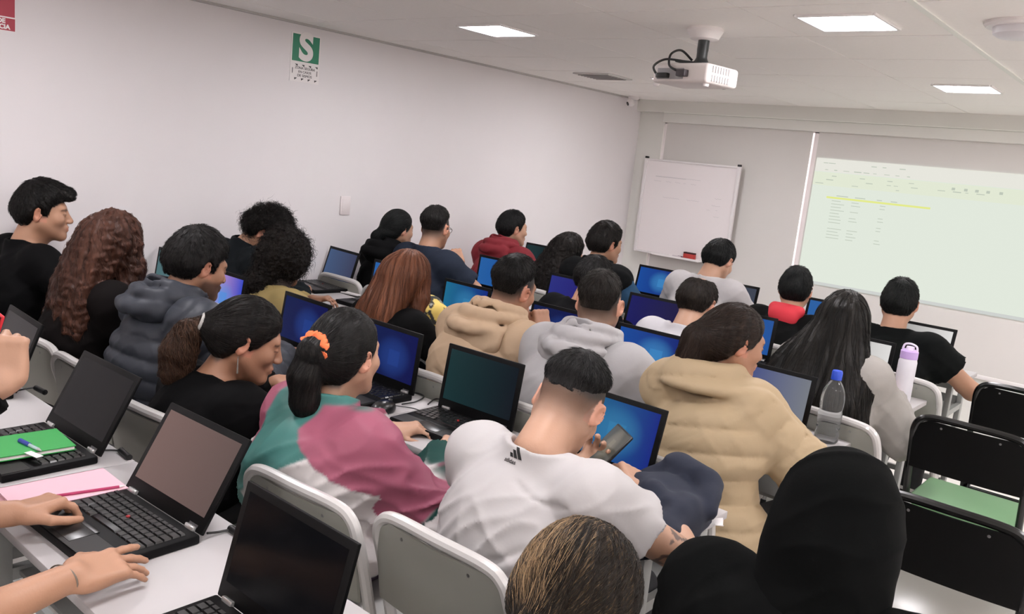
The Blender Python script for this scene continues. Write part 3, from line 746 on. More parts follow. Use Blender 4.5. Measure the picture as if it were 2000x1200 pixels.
def nets(V, ax, ay, az):
    S = V < 0; nx, ny, nz = V.shape
    off = [(a, b, c) for a in (0, 1) for b in (0, 1) for c in (0, 1)]
    any_ = np.zeros((nx-1, ny-1, nz-1), bool); all_ = np.ones_like(any_)
    for a, b, c in off:
        q = S[a:nx-1+a, b:ny-1+b, c:nz-1+c]; any_ |= q; all_ &= q
    act = np.argwhere(any_ & ~all_); ids = np.full(any_.shape, -1, np.int64); ids[tuple(act.T)] = np.arange(len(act))
    cv = {o: V[act[:, 0]+o[0], act[:, 1]+o[1], act[:, 2]+o[2]] for o in off}
    acc = np.zeros((len(act), 3)); cnt = np.zeros(len(act))
    for o in off:
        for n in range(3):
            if o[n]: continue
            p = list(o); p[n] = 1; p = tuple(p)
            va, vb = cv[o], cv[p]; mk = (va < 0) != (vb < 0); t = np.where(mk, va/np.where(mk, va-vb, 1), 0)
            pos = np.tile(np.array(o, float), (len(act), 1)); pos[:, n] += t
            acc += pos*mk[:, None]; cnt += mk
    P = act+acc/np.maximum(cnt, 1)[:, None]
    Wd = np.stack([np.interp(P[:, n], np.arange(len(a)), a) for n, a in enumerate((ax, ay, az))], 1)
    Q = []
    for n in range(3):
        m1, m2 = [(1, 2), (2, 0), (0, 1)][n]
        sa = [slice(None)]*3; sb = [slice(None)]*3
        sa[n] = slice(0, -1); sb[n] = slice(1, None)
        for mm in (m1, m2): sa[mm] = slice(1, -1); sb[mm] = slice(1, -1)
        A_, B_ = S[tuple(sa)], S[tuple(sb)]
        for flip, mk in ((False, A_ & ~B_), (True, ~A_ & B_)):
            e = np.argwhere(mk)
            if not len(e): continue
            e[:, m1] += 1; e[:, m2] += 1
            def cell(d1, d2):
                c = e.copy(); c[:, m1] -= d1; c[:, m2] -= d2; return ids[c[:, 0], c[:, 1], c[:, 2]]
            q = np.stack([cell(1, 1), cell(0, 1), cell(0, 0), cell(1, 0)], 1)
            Q.append(q[:, ::-1] if flip else q)
    return Wd, (np.concatenate(Q) if Q else np.zeros((0, 4), int))
def relax(V, F, it=1, f=.5):
    for _ in range(it):
        acc = np.zeros_like(V); cnt = np.zeros(len(V))
        for a, b in ((0, 1), (1, 2), (2, 3), (3, 0)):
            np.add.at(acc, F[:, a], V[F[:, b]]); np.add.at(cnt, F[:, a], 1); np.add.at(acc, F[:, b], V[F[:, a]]); np.add.at(cnt, F[:, b], 1)
        V = V*(1-f)+f*acc/np.maximum(cnt, 1)[:, None]
    return V
def raw_mesh(name, V, F, m, parent=None, col=None, vec=None, origin=None):
    me = bpy.data.meshes.new(name)
    Vo = V-(origin if origin is not None else 0)
    me.vertices.add(len(V)); me.vertices.foreach_set('co', Vo.astype(np.float32).ravel())
    me.loops.add(F.size); me.loops.foreach_set('vertex_index', F.astype(np.int32).ravel())
    me.polygons.add(len(F)); me.polygons.foreach_set('loop_start', np.arange(0, F.size, F.shape[1], dtype=np.int32))
    me.update(calc_edges=True); me.validate()
    me.polygons.foreach_set('use_smooth', np.ones(len(me.polygons), bool))
    me.materials.append(m)
    if col is not None:
        a = me.attributes.new('Col', 'FLOAT_COLOR', 'POINT'); a.data.foreach_set('color', np.concatenate([col, np.ones((len(col), 1))], 1).astype(np.float32).ravel())
    if vec is not None:
        a = me.attributes.new('strand', 'FLOAT_VECTOR', 'POINT'); a.data.foreach_set('vector', vec.astype(np.float32).ravel())
    o = bpy.data.objects.new(name, me); COL.objects.link(o)
    if parent: o.parent = parent
    return o
class Noise:
    def __init__(s, seed):
        r = np.random.RandomState(seed); s.k = r.randn(7, 3); s.k /= np.linalg.norm(s.k, axis=1)[:, None]; s.k *= r.uniform(.6, 1.5, (7, 1)); s.p = r.uniform(0, 6.28, 7)
    def __call__(s, x, y, z, wl):
        f = 2*math.pi/wl; o = 0
        w = np.sin(f*.5*(x*s.k[0, 0]+y*s.k[0, 1]+z*s.k[0, 2])+s.p[0])*.8
        for k, p in zip(s.k[1:], s.p[1:]): o = o+np.sin(f*(x*k[0]+y*k[1]+z*k[2])+p+w)
        return o/3.2
sstep = lambda a, b, x: (lambda t: t*t*(3-2*t))(np.clip((x-a)/(b-a), 0, 1))
# ------------------------------------------------------------------ people
M_skin = skin_mat()
HL = {  # hairline: lowest hair height by depth in the head (back ... front)
 'none': [(-9, -9), (9, -9)],
 'm': [(-.13, -.045), (-.085, -.055), (-.05, -.05), (-.03, -.028), (-.012, .0), (.006, -.012), (.02, -.01), (.034, .032), (.06, .052), (.085, .066), (.13, .07)],
 'low': [(-.13, -.022), (-.06, -.018), (-.025, .0), (-.012, .012), (.006, .012), (.03, .038), (.055, .056), (.085, .068), (.13, .07)],
 'fade': [(-.13, .0), (-.06, .004), (-.02, .02), (.02, .038), (.05, .058), (.085, .068), (.13, .07)],
 'f': [(-.13, -.075), (-.06, -.08), (-.035, -.05), (-.012, -.0), (.01, -.015), (.03, .0), (.05, .03), (.07, .055), (.09, .07), (.13, .075)],
 'long': [(-.13, -.2), (-.02, -.2), (.02, -.1), (.045, -.02), (.065, .04), (.09, .066), (.13, .07)],
}
def head_field(F, H, R, s, k2=1.0, fat=1.0):
    p = lambda x, y, z: H+R @ (A(x, y, z)*s)
    F.ell(p(0, -.014, .03), A(.0745, .094, .086)*s, R, k=.02)
    F.ell(p(0, .03, -.03), A(.06*fat, .062, .078)*s, R, k=.035)
    for q in (-1, 1):
        F.cone(p(q*.052*fat, -.005, -.045), p(q*.018, .068, -.092), .022*s, .017*s, k=.035)
        F.ell(p(q*.043*fat, .06, -.022), A(.02, .022, .02)*s, R, k=.025)
    F.cone(p(-.012, .078, -.097), p(.012, .078, -.097), .016*s, k=.02)
    F.cone(p(-.034, .074, .026), p(.034, .074, .026), .013*s, k=.018)
    for q in (-1, 1): F.ell(p(q*.031, .098, .004), A(.015, .013, .01)*s, R, k=.014, sub=True)
    for q in (-1, 1): F.ell(p(q*.031, .0795, .004), A(.0125, .0125, .0115)*s, R, k=.003)
    F.cone(p(0, .088, .012), p(0, .107, -.027), .0075*s, .0125*s, k=.012)
    for q in (-1, 1): F.ell(p(q*.011, .102, -.031), A(.0085, .01, .0075)*s, R, k=.006)
    F.ell(p(0, .088, -.06), A(.026, .012, .014)*s, R, k=.015)
    F.cone(p(-.016, .097, -.056), p(.016, .097, -.056), .006*s, k=.005); F.cone(p(-.013, .096, -.067), p(.013, .096, -.067), .0066*s, k=.005)
    F.ell(p(0, .103, -.0615), A(.019, .009, .0018)*s, R, k=.003, sub=True)
    for q in (-1, 1):
        Re = R @ rot(rx=-12, rz=q*-36)
        F.ell(p(q*.082, -.016, -.004), A(.007, .020, .032)*s, Re, k=.008)
        F.ell(p(q*.0895, -.012, .0), A(.006, .0115, .02)*s, Re, k=.005, sub=True)
        F.ell(p(q*.081, -.002, -.006), A(.005, .004, .006)*s, Re, k=.004)
def hand_field(F, Wr, d, n, s=1.0, curl=(25, 30, 20), thumb=.5, side=1, spread=1.0, fist=False):
    """hand from the wrist: d towards the fingers, n out of the back of the hand, side=+1 right hand"""
    d = unit(d); n = unit(n-d*(n@d)); lat = -np.cross(d, n)*side      # lat points to the thumb side
    P = lambda a, b, c: Wr+(d*a+lat*b+n*c)*s
    Rm = np.stack([lat, d, n], 1)
    F.box(P(.05, .0, .0), A(.039, .046, .0135)*s, Rm, rad=.012*s, k=.02)
    F.ell(P(.03, .026, -.008), A(.017, .03, .015)*s, Rm, k=.015)
    F.ell(P(.03, -.024, -.006), A(.014, .034, .014)*s, Rm, k=.015)
    tips = []
    for q, (off, L, r) in enumerate(((.029, .07, .0088), (.0095, .078, .009), (-.01, .072, .0086), (-.0285, .056, .0077))):
        base = P(.09-.004*abs(q-1.2), off, .001); a = 0; pt = base; c = curl[q] if isinstance(curl[0], (tuple, list)) else curl
        yaw = off*spread*4
        F.ell(P(.088, off, .0055), A(.009, .011, .008)*s, Rm, k=.008)
        for sg, (fr, cc) in enumerate(zip((.45, .31, .26), c)):
            a += math.radians(cc)
            dr = unit(d*math.cos(a)-n*math.sin(a)+lat*yaw*math.cos(a)); q2 = pt+dr*L*fr*s
            F.cone(pt, q2, r*s*(1-.08*sg), r*s*(1-.08*(sg+1)), k=.006 if sg == 0 else .003); pt = q2
        tips.append(pt)
    b0 = P(.022, .03, -.008); b1 = b0+unit(d*.75+lat*(.75*thumb+.2)-n*.35)*.042*s; b2 = b1+unit(d*1+lat*(.15*thumb)-n*.3)*.034*s; b3 = b2+unit(d*1-lat*.25*(1-thumb)-n*.2)*.026*s
    F.cone(b0, b1, .0145*s, .011*s, k=.014); F.cone(b1, b2, .0108*s, .0095*s, k=.004); F.cone(b2, b3, .0095*s, .0078*s, k=.003)
    return tips
def ik(S, Wt, l1, l2, pole):
    v = Wt-S; d = np.linalg.norm(v); mx = (l1+l2)*.995
    if d > mx: Wt = S+v/d*mx; v = Wt-S; d = mx
    u = v/d; a = (l1*l1-l2*l2+d*d)/(2*d); h = math.sqrt(max(l1*l1-a*a, 0)); pp = pole-u*(pole@u)
    return S+u*a+unit(pp)*h, Wt
SHOE = None
def person(label, H, hip=None, yaw=0, pitch=10, roll=0, tw=0, s=1.0, female=False, tone=(196, 148, 118), top=None, hair=None, L=None, R=None,
           det=.006, gres=.009, dark=(16, 14, 14), brow=True, stubble=0, pants=(22, 23, 28), fat=1.0, extras=None, lips=(168, 98, 88), neckback=.0, bulk=1.0, slouch=.03):
    H = np.asarray(H, float)
    if hip is None: hip = (H[0], H[1]-.16)
    root = thing('person', label, 'person', (hip[0], hip[1], 0))
    org = A(hip[0], hip[1], 0)
    Rh = rot(rx=-pitch, ry=roll, rz=yaw); T = rot(rz=tw)
    sw = (.15 if female else .17)*s*bulk
    Hip = A(hip[0], hip[1], .57)
    B = H+Rh @ (A(0, -.028, -.06)*s)
    N = H+Rh @ (A(0, -.045, -.105)*s)+A(0, -.012, -.034)*s+T @ A(0, neckback, 0)
    sp = unit(N-Hip); bk = T @ A(0, -1, 0)
    Mid = (Hip+N)/2+bk*slouch
    chestdir = unit(N+bk*.02-Mid)
    Rs = np.stack([T[:, 0], unit(np.cross(chestdir, T[:, 0])), chestdir], 1)
    C = N-chestdir*.222*s+bk*.0
    arms = {}
    for q, spec, nm in ((-1, L, 'L'), (1, R, 'R')):
        sp_ = dict(pos=None, d=None, n=(0, 0, 1), curl=(25, 30, 20), pole=None, thumb=.5, spread=1.0); sp_.update(spec or {})
        Sh = N-chestdir*.07*s+T @ A(q*sw, .012, 0)
        Wt = np.asarray(sp_['pos'], float) if sp_['pos'] is not None else A(hip[0]+q*.12, min(N[1]+.30, hip[1]+.47), .80)
        E, Wt = ik(Sh, Wt, .285*s, .25*s, np.asarray(sp_['pole'], float) if sp_['pole'] is not None else T @ A(q*.75, -.35, -.6))
        d = np.asarray(sp_['d'], float) if sp_['d'] is not None else unit(unit(Wt-E)*A(1, 1, .3)+A(0, .2, 0))
        arms[nm] = (Sh, E, Wt, d, np.asarray(sp_['n'], float), sp_, q)
    # ---- body: one continuous surface
    F = Field()
    head_field(F, H, Rh, s, fat=fat)
    nr = (.047 if female else .057)*s*fat
    F.cone(B, N, nr, nr*1.08, k=.03)
    F.cone(H+Rh @ (A(0, .02, -.075)*s), N+T @ A(0, .045, .0), .034*s, .03*s, k=.03)
    for q in (-1, 1): F.cone(N-chestdir*.04*s, N-chestdir*.062*s+T @ A(q*sw*.8, 0, 0), .043*s, .046*s, k=.03)
    F.ell(C, A(.145*s*bulk, .095*s, .19*s), Rs, k=.05)
    F.ell(Mid, A(.125*s*bulk, .09*s, .16*s), Rs, k=.05); F.ell(Hip, A(.15*s*bulk, .11*s, .1*s), T, k=.05)
    fine = [(H, A(.12, .14, .15)*s, det)]
    for nm, (Sh, E, Wt, d, n, sp_, q) in arms.items():
        F.ell(Sh, A(.052, .052, .055)*s, I3, k=.04)
        F.chain([Sh, E, Wt], [.047*s*bulk, .04*s*bulk, .0265*s], k=.03, kk=.02)
        F.ell(E+(Wt-E)*.28, A(1, 1, 1)*.041*s*bulk, I3, k=.03)
        if sp_.get('curl') is not None: hand_field(F, Wt+unit(d)*.0, d, n, s*.98, sp_['curl'], sp_['thumb'], q, sp_['spread'])
        if sp_.get('fine'): fine.append((Wt+unit(d)*.09, A(.12, .12, .1), sp_['fine']))
    V, Q = F.surf(.011, fine); V = relax(V, Q, 1, .35)
    base = np.array(lin(tone)); col = np.tile(base, (len(V), 1))
    l = (V-H) @ Rh/s; lx, ly, lz = l.T
    near = np.linalg.norm(l-A(0, .01, 0), axis=1) < .17
    nz = Noise(int(abs(H[0])*1000) % 977)
    def paint(w, c): col[:] = col*(1-w[:, None])+np.array(lin(c))*w[:, None]
    paint(near*sstep(.075, .1, ly)*np.clip(1-np.abs(lz+.0605)/.012, 0, 1)*(np.abs(lx) < .024)*.6, lips)
    paint(near*(np.abs(np.abs(lx)-.073) < .02)*(np.abs(ly+.01) < .03)*(np.abs(lz) < .035)*.25, (210, 120, 100))
    if brow:
        paint(near*(ly > .06)*np.clip(1-np.abs(lz-.025+.18*np.abs(np.abs(lx)-.03))/.006, 0, 1)*(np.abs(lx) > .01)*(np.abs(lx) < .05)*.85, dark)
        paint(near*(ly > .07)*np.clip(1-np.abs(lz-.003)/.0035, 0, 1)*(np.abs(lx) > .018)*(np.abs(lx) < .045)*.9, (20, 14, 12))
    if stubble: paint(near*np.clip((ly+.03)/.03, 0, 1)*sstep(-.028, -.055, lz)*(1-((np.abs(lx) < .02) & (np.abs(lz+.061) < .009)))*stubble, (40, 32, 30))
    hs = hair or {}
    if hs.get('line') in ('fade', 'low'):
        hl = np.interp(ly, *zip(*HL[hs['line']])); w = sstep(hl-hs.get('fade', .075), hl-.004, lz)**.9*(ly < .05)*near*(np.hypot(lx/.0745, (ly+.014)/.095) < 1.25)
        ear = (np.abs(lx) > .0745)*(np.abs(ly+.014) < .03)*(np.abs(lz) < .04)
        paint(np.clip(w*.86*(1-ear), 0, 1), hs.get('fadecol', (44, 33, 27))); paint(np.clip(sstep(hl-.016, hl+.022, lz)*near*(ly < .05)*.95*(1-ear), 0, 1), dark)
    elif hs.get('scalp', True):
        hl = np.interp(ly, *zip(*HL[hs.get('line', 'm')])); ear = (np.abs(lx) > .0745)*(np.abs(ly+.012) < .032)*(np.abs(lz) < .04)
        paint(near*sstep(hl-.012, hl+.008, lz)*.9*(1-ear), dark)
    if extras and extras.get('paint'): extras['paint'](V, col, paint, arms)
    raw_mesh('body', V, Q, M_skin, root, col=col, origin=org)
    ctx = dict(root=root, org=org, H=H, Rh=Rh, T=T, N=N, Hip=Hip, Mid=Mid, C=C, Rs=Rs, up=chestdir, bk=bk, arms=arms, s=s, sw=sw, hp=lambda x, y, z: H+Rh @ (A(x, y, z)*s), female=female)
    if top: garment(ctx, **{**dict(gres=gres, bulk=bulk), **top})
    # ---- trousers and shoes
    P_ = Field(); P_.ell(Hip+A(0, .01, -.01), A(.165*s, .13*s, .1*s), T, k=.05)
    feet = []
    for q in (-1, 1):
        h0 = Hip+T @ A(q*.085, .02, -.03); kn = Hip+T @ A(q*.12, .41, -.03); an = Hip+T @ A(q*.12, .40, -.47)
        P_.chain([h0, kn, an], [.088*s, .062*s, .05*s], k=.05, kk=.03); feet.append(an)
    Vp, Qp = P_.surf(.016); raw_mesh('trousers', Vp, Qp, mat('trousers %d %d %d' % pants, pants, .8, bump=.1, scale=300), root, origin=org)
    global SHOE
    if SHOE is None:
        Sf = Field(); Sf.ell(A(0, 0, .05), A(.042, .05, .05), k=.03).cone(A(0, -.04, .035), A(0, .14, .028), .036, .032, k=.03).box(A(0, .05, .012), A(.042, .13, .012), rad=.01, k=.005)
        Vs, Qs = Sf.surf(.009); SHOE = raw_mesh('shoe', Vs, Qs, mat('shoe dark', (30, 30, 32), .5)).data; bpy.data.objects.remove(bpy.data.objects['shoe'])
    for an in feet:
        o = bpy.data.objects.new('shoe', SHOE); COL.objects.link(o); o.parent = root; o.location = (an[0]-org[0], an[1]-org[1]-.0, 0)
    if hair: make_hair(ctx, dark=dark, **hair)
    return ctx
def garment(c, kind='tee', color=(30, 30, 32), off=.014, gres=.009, bulk=1.0, fold=.006, wl=.09, name=None, colfn=None, hood=None, collar=(.016, .012), sleeve=None, sfrac=.56, quilt=None, hem=.0, rough=.8, liner=None, sheen=0, matname=None, seed=1, up=False, loose=0, bump=.12, extra=None, attr=False, neckr=None, var=.04, creases=()):
    s, N, T, bk, arms = c['s'], c['N'], c['T'], c['bk'], c['arms']; ud = c['up']; Rs = c['Rs']
    F = Field(); o = off
    F.ell(c['C'], A(.15*s*bulk+o, .102*s+o+loose*.5, .2*s), Rs, k=.06)
    F.ell(c['Mid'], A(.132*s*bulk+o+loose, .1*s+o+loose, .18*s), Rs, k=.06)
    F.ell(c['Hip']+A(0, 0, .02-hem*.5), A(.152*s*bulk+o+loose, .115*s+o+loose, .1*s+hem), T, k=.05)
    for q in (-1, 1): F.cone(N-ud*.042, N-ud*.06*s+T @ A(q*c['sw']*.82, 0, 0), .048*s+o*.6, .05*s+o*.9, k=.03)
    if quilt:
        per, amp = quilt
        def band(V, X, Y, Z):
            t = (X-N[0])*ud[0]+(Y-N[1])*ud[1]+(Z-N[2])*ud[2]
            return V-amp*(np.abs(np.sin(math.pi*t/per))**.5-.6)
        F.post.append(band)
    FS = []
    for nm, (Sh, E, Wt, d, n, sp_, q) in arms.items():
        G = F if not quilt else Field()
        G.ell(Sh, A(1, 1, 1.02)*(.054*s+o*.9), I3, k=.05)
        kd = sleeve or ('short' if kind == 'tee' else 'long')
        if kd == 'short':
            e = Sh+(E-Sh)*sfrac; G.cone(Sh, e, .052*s*bulk+o, .058*s*bulk+o+loose*.4, k=.05, cap=True)
        elif kd != 'none':
            e = E+(Wt-E)*.93
            G.cone(Sh, E, .05*s*bulk+o, .043*s*bulk+o+loose*.5, k=.05); G.cone(E, e, .044*s*bulk+o+loose*.5, .031*s+o+loose*.15, k=.03, cap=True)
            if not quilt: G.cone(e-unit(e-E)*.03, e, .031*s+o*.9, .029*s+o*.8, k=.006, cap=True)
        if quilt:
            per, amp = quilt
            def bands(V, X, Y, Z, a=Sh, b=E, e2=Wt):
                u1, u2 = unit(b-a), unit(e2-b); t1 = (X-a[0])*u1[0]+(Y-a[1])*u1[1]+(Z-a[2])*u1[2]; l1 = np.linalg.norm(b-a)
                t2 = (X-b[0])*u2[0]+(Y-b[1])*u2[1]+(Z-b[2])*u2[2]; t = np.where(t2 > 0, l1+t2, np.minimum(t1, l1))
                return V-amp*(np.abs(np.sin(math.pi*t/per))**.5-.6)
            G.post.append(bands); FS.append(G)
    if FS:
        base_ops, base_post = F.ops, F.post
        def merge(V, X, Y, Z):
            for G in FS:
                d = G.grid(X.ravel().astype(float), Y.ravel().astype(float), Z.ravel().astype(float))
                h = np.maximum(.03-np.abs(V-d), 0)/.03; V = np.minimum(V, d)-h*h*.0075
            return V
        F.post.append(merge)
        blo = np.min([F.bounds()[0]]+[g.bounds()[0] for g in FS], 0); bhi = np.max([F.bounds()[1]]+[g.bounds()[1] for g in FS], 0)
    else: blo = bhi = None
    nz = Noise(seed*13+int(abs(N[0])*100)); nz2 = Noise(seed*7+3)
    def folds(V, X, Y, Z):
        px, py, pz = X-N[0], Y-N[1], Z-N[2]
        u = px*T[0, 0]+py*T[1, 0]; w = px*T[0, 1]+py*T[1, 1]
        a = nz(u, w, pz, wl*2.6)
        q1, q2 = (u*.8+pz*.6), (pz*.8-u*.6)                     # two families of long slanted creases
        b = nz2(q1*.38+a*.012, w*.5, q2*1.25+a*.02, wl); b2 = nz(q2*.35-a*.015, w*.5, (u*.7+pz*.75)*1.2, wl*1.25)
        r = (1-np.abs(np.clip(b+np.zeros_like(V), -1, 1)))**3; r2 = (1-np.abs(np.clip(b2+np.zeros_like(V), -1, 1)))**3
        low = sstep(.03, -.16, pz)                              # smooth over the shoulders, creased lower down
        return V-fold*(r*.9+r2*.7-.3)*(.35+.65*low)-.3*fold*a
    if fold: F.post.append(folds)
    nk = unit(c['H']+c['Rh'] @ A(0, -.03, -.07)-N)
    rn = neckr or (.049 if c['female'] else .06)*s+.006
    def neckcut(V, X, Y, Z):
        G = Field()
        if collar:
            hgt, rr = collar
            G.cone(N-ud*.03+T @ A(0, .01, 0), N+nk*hgt, rn+.018+rr*.4, rn+.012+rr, k=.03, cap=True)
            d = G.grid(X.ravel().astype(float), Y.ravel().astype(float), Z.ravel().astype(float)); h = np.maximum(.025-np.abs(V-d), 0)/.025; V = np.minimum(V, d)-h*h*.00625
        G2 = Field(); hh = collar[0] if collar else .008
        G2.cone(N+nk*(hh-.02), N+nk*.2, rn+(collar[1] if collar else 0)*.4, rn+.03, k=.01)
        G2.cone(N+nk*(hh-.005)+T @ A(0, .05, -.0), N+nk*.2+T @ A(0, .08, 0), rn*.9, rn+.03, k=.02)
        d = -G2.grid(X.ravel().astype(float), Y.ravel().astype(float), Z.ravel().astype(float))
        V = np.maximum(V, d)
        if not quilt:
            px, py, pz = X-N[0], Y-N[1], Z-N[2]; t = px*nk[0]+py*nk[1]+pz*nk[2]; r = np.sqrt(np.maximum(px*px+py*py+pz*pz-t*t, 0))
            V = np.maximum(V, np.minimum(t-hh, .1-r))
        return V
    if hood:
        hw, hd = hood; n = 19
        def arc(r, z0, lift, back, span=150):
            return [N+T @ A(math.sin(q)*r*hw, -math.cos(q)*r*.95*hw-.004-back*max(math.cos(q), 0), 0)+ud*(z0+lift*(1+math.cos(q))/2)*hw for q in np.radians(np.linspace(-span, span, n))]
        tw_ = np.cos(np.radians(np.linspace(-150, 150, n)))
        HF = Field()
        HF.ell(N+bk*.1*hw-ud*hd*.4, A(.13*hw, .058, .045+hd*.5), Rs @ rot(rx=10), k=.012)                   # the hanging bag
        HF.chain(arc(.086, .026, .04, .0), list(.019+.007*(1+tw_)/2), k=.006, kk=.015)                       # rim round the neck
        HF.chain(arc(.106, .006, .034, .036, 116), list(.013+.014*(1+tw_)/2), k=.004, kk=.012)               # loose folds
        HF.chain(arc(.12, -.024, .02, .056, 98), list(.01+.017*(1+tw_)/2), k=.004, kk=.012)
        HF.ell(N+bk*.088*hw+ud*.06, A(.055*hw, .014, .04), Rs @ rot(rx=16), k=.01, sub=True)
        HF.cone(N-ud*.05, N+nk*.2, rn+.002, rn+.03, k=.008, sub=True)
        HF.post.append(lambda V, X, Y, Z: V-.003*nz2(X, Y, Z, .07))
    cr = list(creases)
    for pts, rr in cr:       # deep creases pressed into the cloth from behind
        Pc = curve_pts([A(u, t, 0) for u, t in pts], 4); line = []
        ss = np.linspace(.0, .34, 120)
        for p in Pc:
            q = N+T[:, 0]*p[0]+ud*p[1]+bk[None, :]*ss[:, None]; v = F.at_points(q); ins = np.nonzero(v < 0)[0]
            line.append(q[ins[-1]]+bk*rr*.25 if len(ins) else q[0])
        n_ = len(line); F.chain(line, [rr*(.45+.55*math.sin(math.pi*min(max(i/(n_-1), .06), .94))) for i in range(n_)], k=.008, kk=.008, sub=True)
    if extra: extra(F, c)
    F.post.append(neckcut)
    V, Q = F.surf(gres, lo=blo, hi=bhi) if blo is not None else F.surf(gres)
    V = relax(V, Q, 1, .3)
    col = colfn(V, c) if colfn else None
    mn = matname or 'cloth %d %d %d %s' % (color+(kind,))
    m = mat(mn, color, rough, bump=bump, scale=140, attr=colfn is not None, sheen=sheen, spec=.07 if max(color) < 60 else .2, var=var, vscale=14)
    g = raw_mesh(name or kind, V, Q, m, c['root'], col=col, origin=c['org'])
    if hood:
        Vh, Qh = HF.surf(gres*.85); raw_mesh('hood', relax(Vh, Qh, 1, .3), Qh, m, c['root'], origin=c['org'])
    c['garment'] = g; c['gV'], c['gQ'] = V, Q
    if up:  # hood worn up over the head
        U = Field(); hp = c['hp']
        U.ell(hp(0, -.03, .03), A(.106, .13, .118)*s, c['Rh'], k=.04); U.ell(hp(0, -.03, -.05), A(.108, .124, .11)*s, c['Rh'], k=.05)
        U.cone(N-ud*.03, hp(0, -.05, -.06), .125*s, .105*s, k=.05); U.cone(hp(0, -.11, .06), hp(0, -.13, -.05), .03, .035, k=.05)
        U.ell(hp(0, .12, -.02), A(.07, .09, .095)*s, c['Rh'], k=.02, sub=True)
        U.post.append(lambda V, X, Y, Z: V-.006*(1-np.abs(np.clip(nz2(X, Y, Z*1.2, .24), -1, 1)))**3)
        V, Q = U.surf(gres*.8); raw_mesh('raised_hood', relax(V, Q, 1, .3), Q, m, c['root'], origin=c['org'])
def strand_mesh(c, V, Q, color, light, st):
    """loose hairs lying along the hair surface: thin tapered three-sided tubes, one mesh"""
    H, Rh, s = c['H'], c['Rh'], c['s']; r = np.random.RandomState(int(abs(H[0]*997+H[2]*313)) % 9999)
    tree = BVHTree.FromPolygons([tuple(v) for v in V], [tuple(int(i) for i in q) for q in Q])
    n = st['n']; ns = 6; idx = r.randint(0, len(Q), n); ww = r.dirichlet((1, 1, 1, 1), n)
    P0 = (V[Q[idx]]*ww[:, :, None]).sum(1)
    tie = H+Rh @ (A(*st['tie'])*s); crown = H+Rh @ (A(.006, -.055, .112)*s); fw = Rh[:, 1]
    fq = None
    if st.get('line') in ('fade', 'low'):
        l0 = (P0-H) @ Rh/s; fq = np.clip((l0[:, 2]-np.interp(l0[:, 1], *zip(*HL[st['line']]))-.012)/.07, .1, 1)
    pts = np.zeros((n, ns, 3)); keep = np.ones(n, bool); wd_ = st['w']
    for i in range(n):
        p = P0[i]; L = st['L']*r.uniform(.55, 1.25)*(fq[i] if fq is not None else 1); lift = st['lift']*r.uniform(.3, 1.3); prev = None; ph = r.uniform(0, 6.28); jit = r.randn(3)*(.22 if st['mode'] == 'crown' else .1)
        for k in range(ns):
            loc, nrm, _, dist = tree.find_nearest(p)
            nn = np.array(nrm) if nrm is not None else A(0, 0, 1)
            if k == 0 and nn @ (p-H) < -.02 and st['mode'] != 'down': keep[i] = False
            if st['mode'] == 'crown':
                d = p-crown; d = d+fw*.35*max(0, (d @ fw))+A(0, 0, -.03)
            elif st['mode'] == 'tie': d = tie-p
            elif st['mode'] == 'curl': d = r.randn(3)*.5+A(0, 0, -.3)
            else: d = A(0, 0, -1.0)+.25*nn
            d = unit(d)+jit; d = d-nn*(d @ nn); d = unit(d)
            if k and st['mode'] != 'curl' and loc is not None: p = p*.25+np.array(loc)*.75
            off = nn*(-.001+.0012+lift*L*(k/(ns-1))**1.2)
            q = p+off
            if st['wave']: q = q+nn*st['wave']*.6*math.sin(ph+k*1.7)+np.cross(d, nn)*st['wave']*math.cos(ph+k*1.7)
            pts[i, k] = q; p = p+d*L/(ns-1)
    l0 = (pts-H) @ Rh/s
    if st.get('line') in ('m', 'fade', 'low'):
        ear = (np.abs(np.abs(l0[:, :, 0])-.088) < .02) & (np.abs(l0[:, :, 1]+.014) < .021) & (np.abs(l0[:, :, 2]+.003) < .03); keep &= ~ear.any(1)
    pts = pts[keep]; n = len(pts)
    tan = np.gradient(pts, axis=1); tan /= np.linalg.norm(tan, axis=2)[:, :, None]+1e-9
    a1 = np.cross(tan, r.randn(n, 1, 3)); a1 /= np.linalg.norm(a1, axis=2)[:, :, None]+1e-9; a2 = np.cross(tan, a1)
    rad = (wd_*r.uniform(.6, 1.3, n))[:, None]*np.array([.8, 1, 1, .9, .65, .12])[None, :]
    ring = np.stack([pts+rad[:, :, None]*(a1*math.cos(q)+a2*math.sin(q)) for q in (0, 2.094, 4.189)], 2)     # n, ns, 3, 3
    Vv = ring.reshape(-1, 3); b = (np.arange(n)*ns*3)[:, None, None]+(np.arange(ns-1)*3)[None, :, None]
    k3 = np.arange(3)[None, None, :]; k4 = (np.arange(3)+1)[None, None, :] % 3
    F4 = np.stack([b+k3, b+k4, b+k4+3, b+k3+3], -1).reshape(-1, 4)
    t = r.beta(1.3, 2.2, n)
    if st.get('mix'): t = st['mix'](pts[:, 2], c, r)
    ca, cb_ = np.array(lin(color)), np.array(lin(light)); col = np.repeat((ca+(cb_-ca)*t[:, None]), ns*3, 0)
    m = mat('hair strands', (20, 18, 17), .45, attr=True, spec=.22)
    raw_mesh('loose_hair', Vv, F4, m, c['root'], col=col, origin=c['org'])
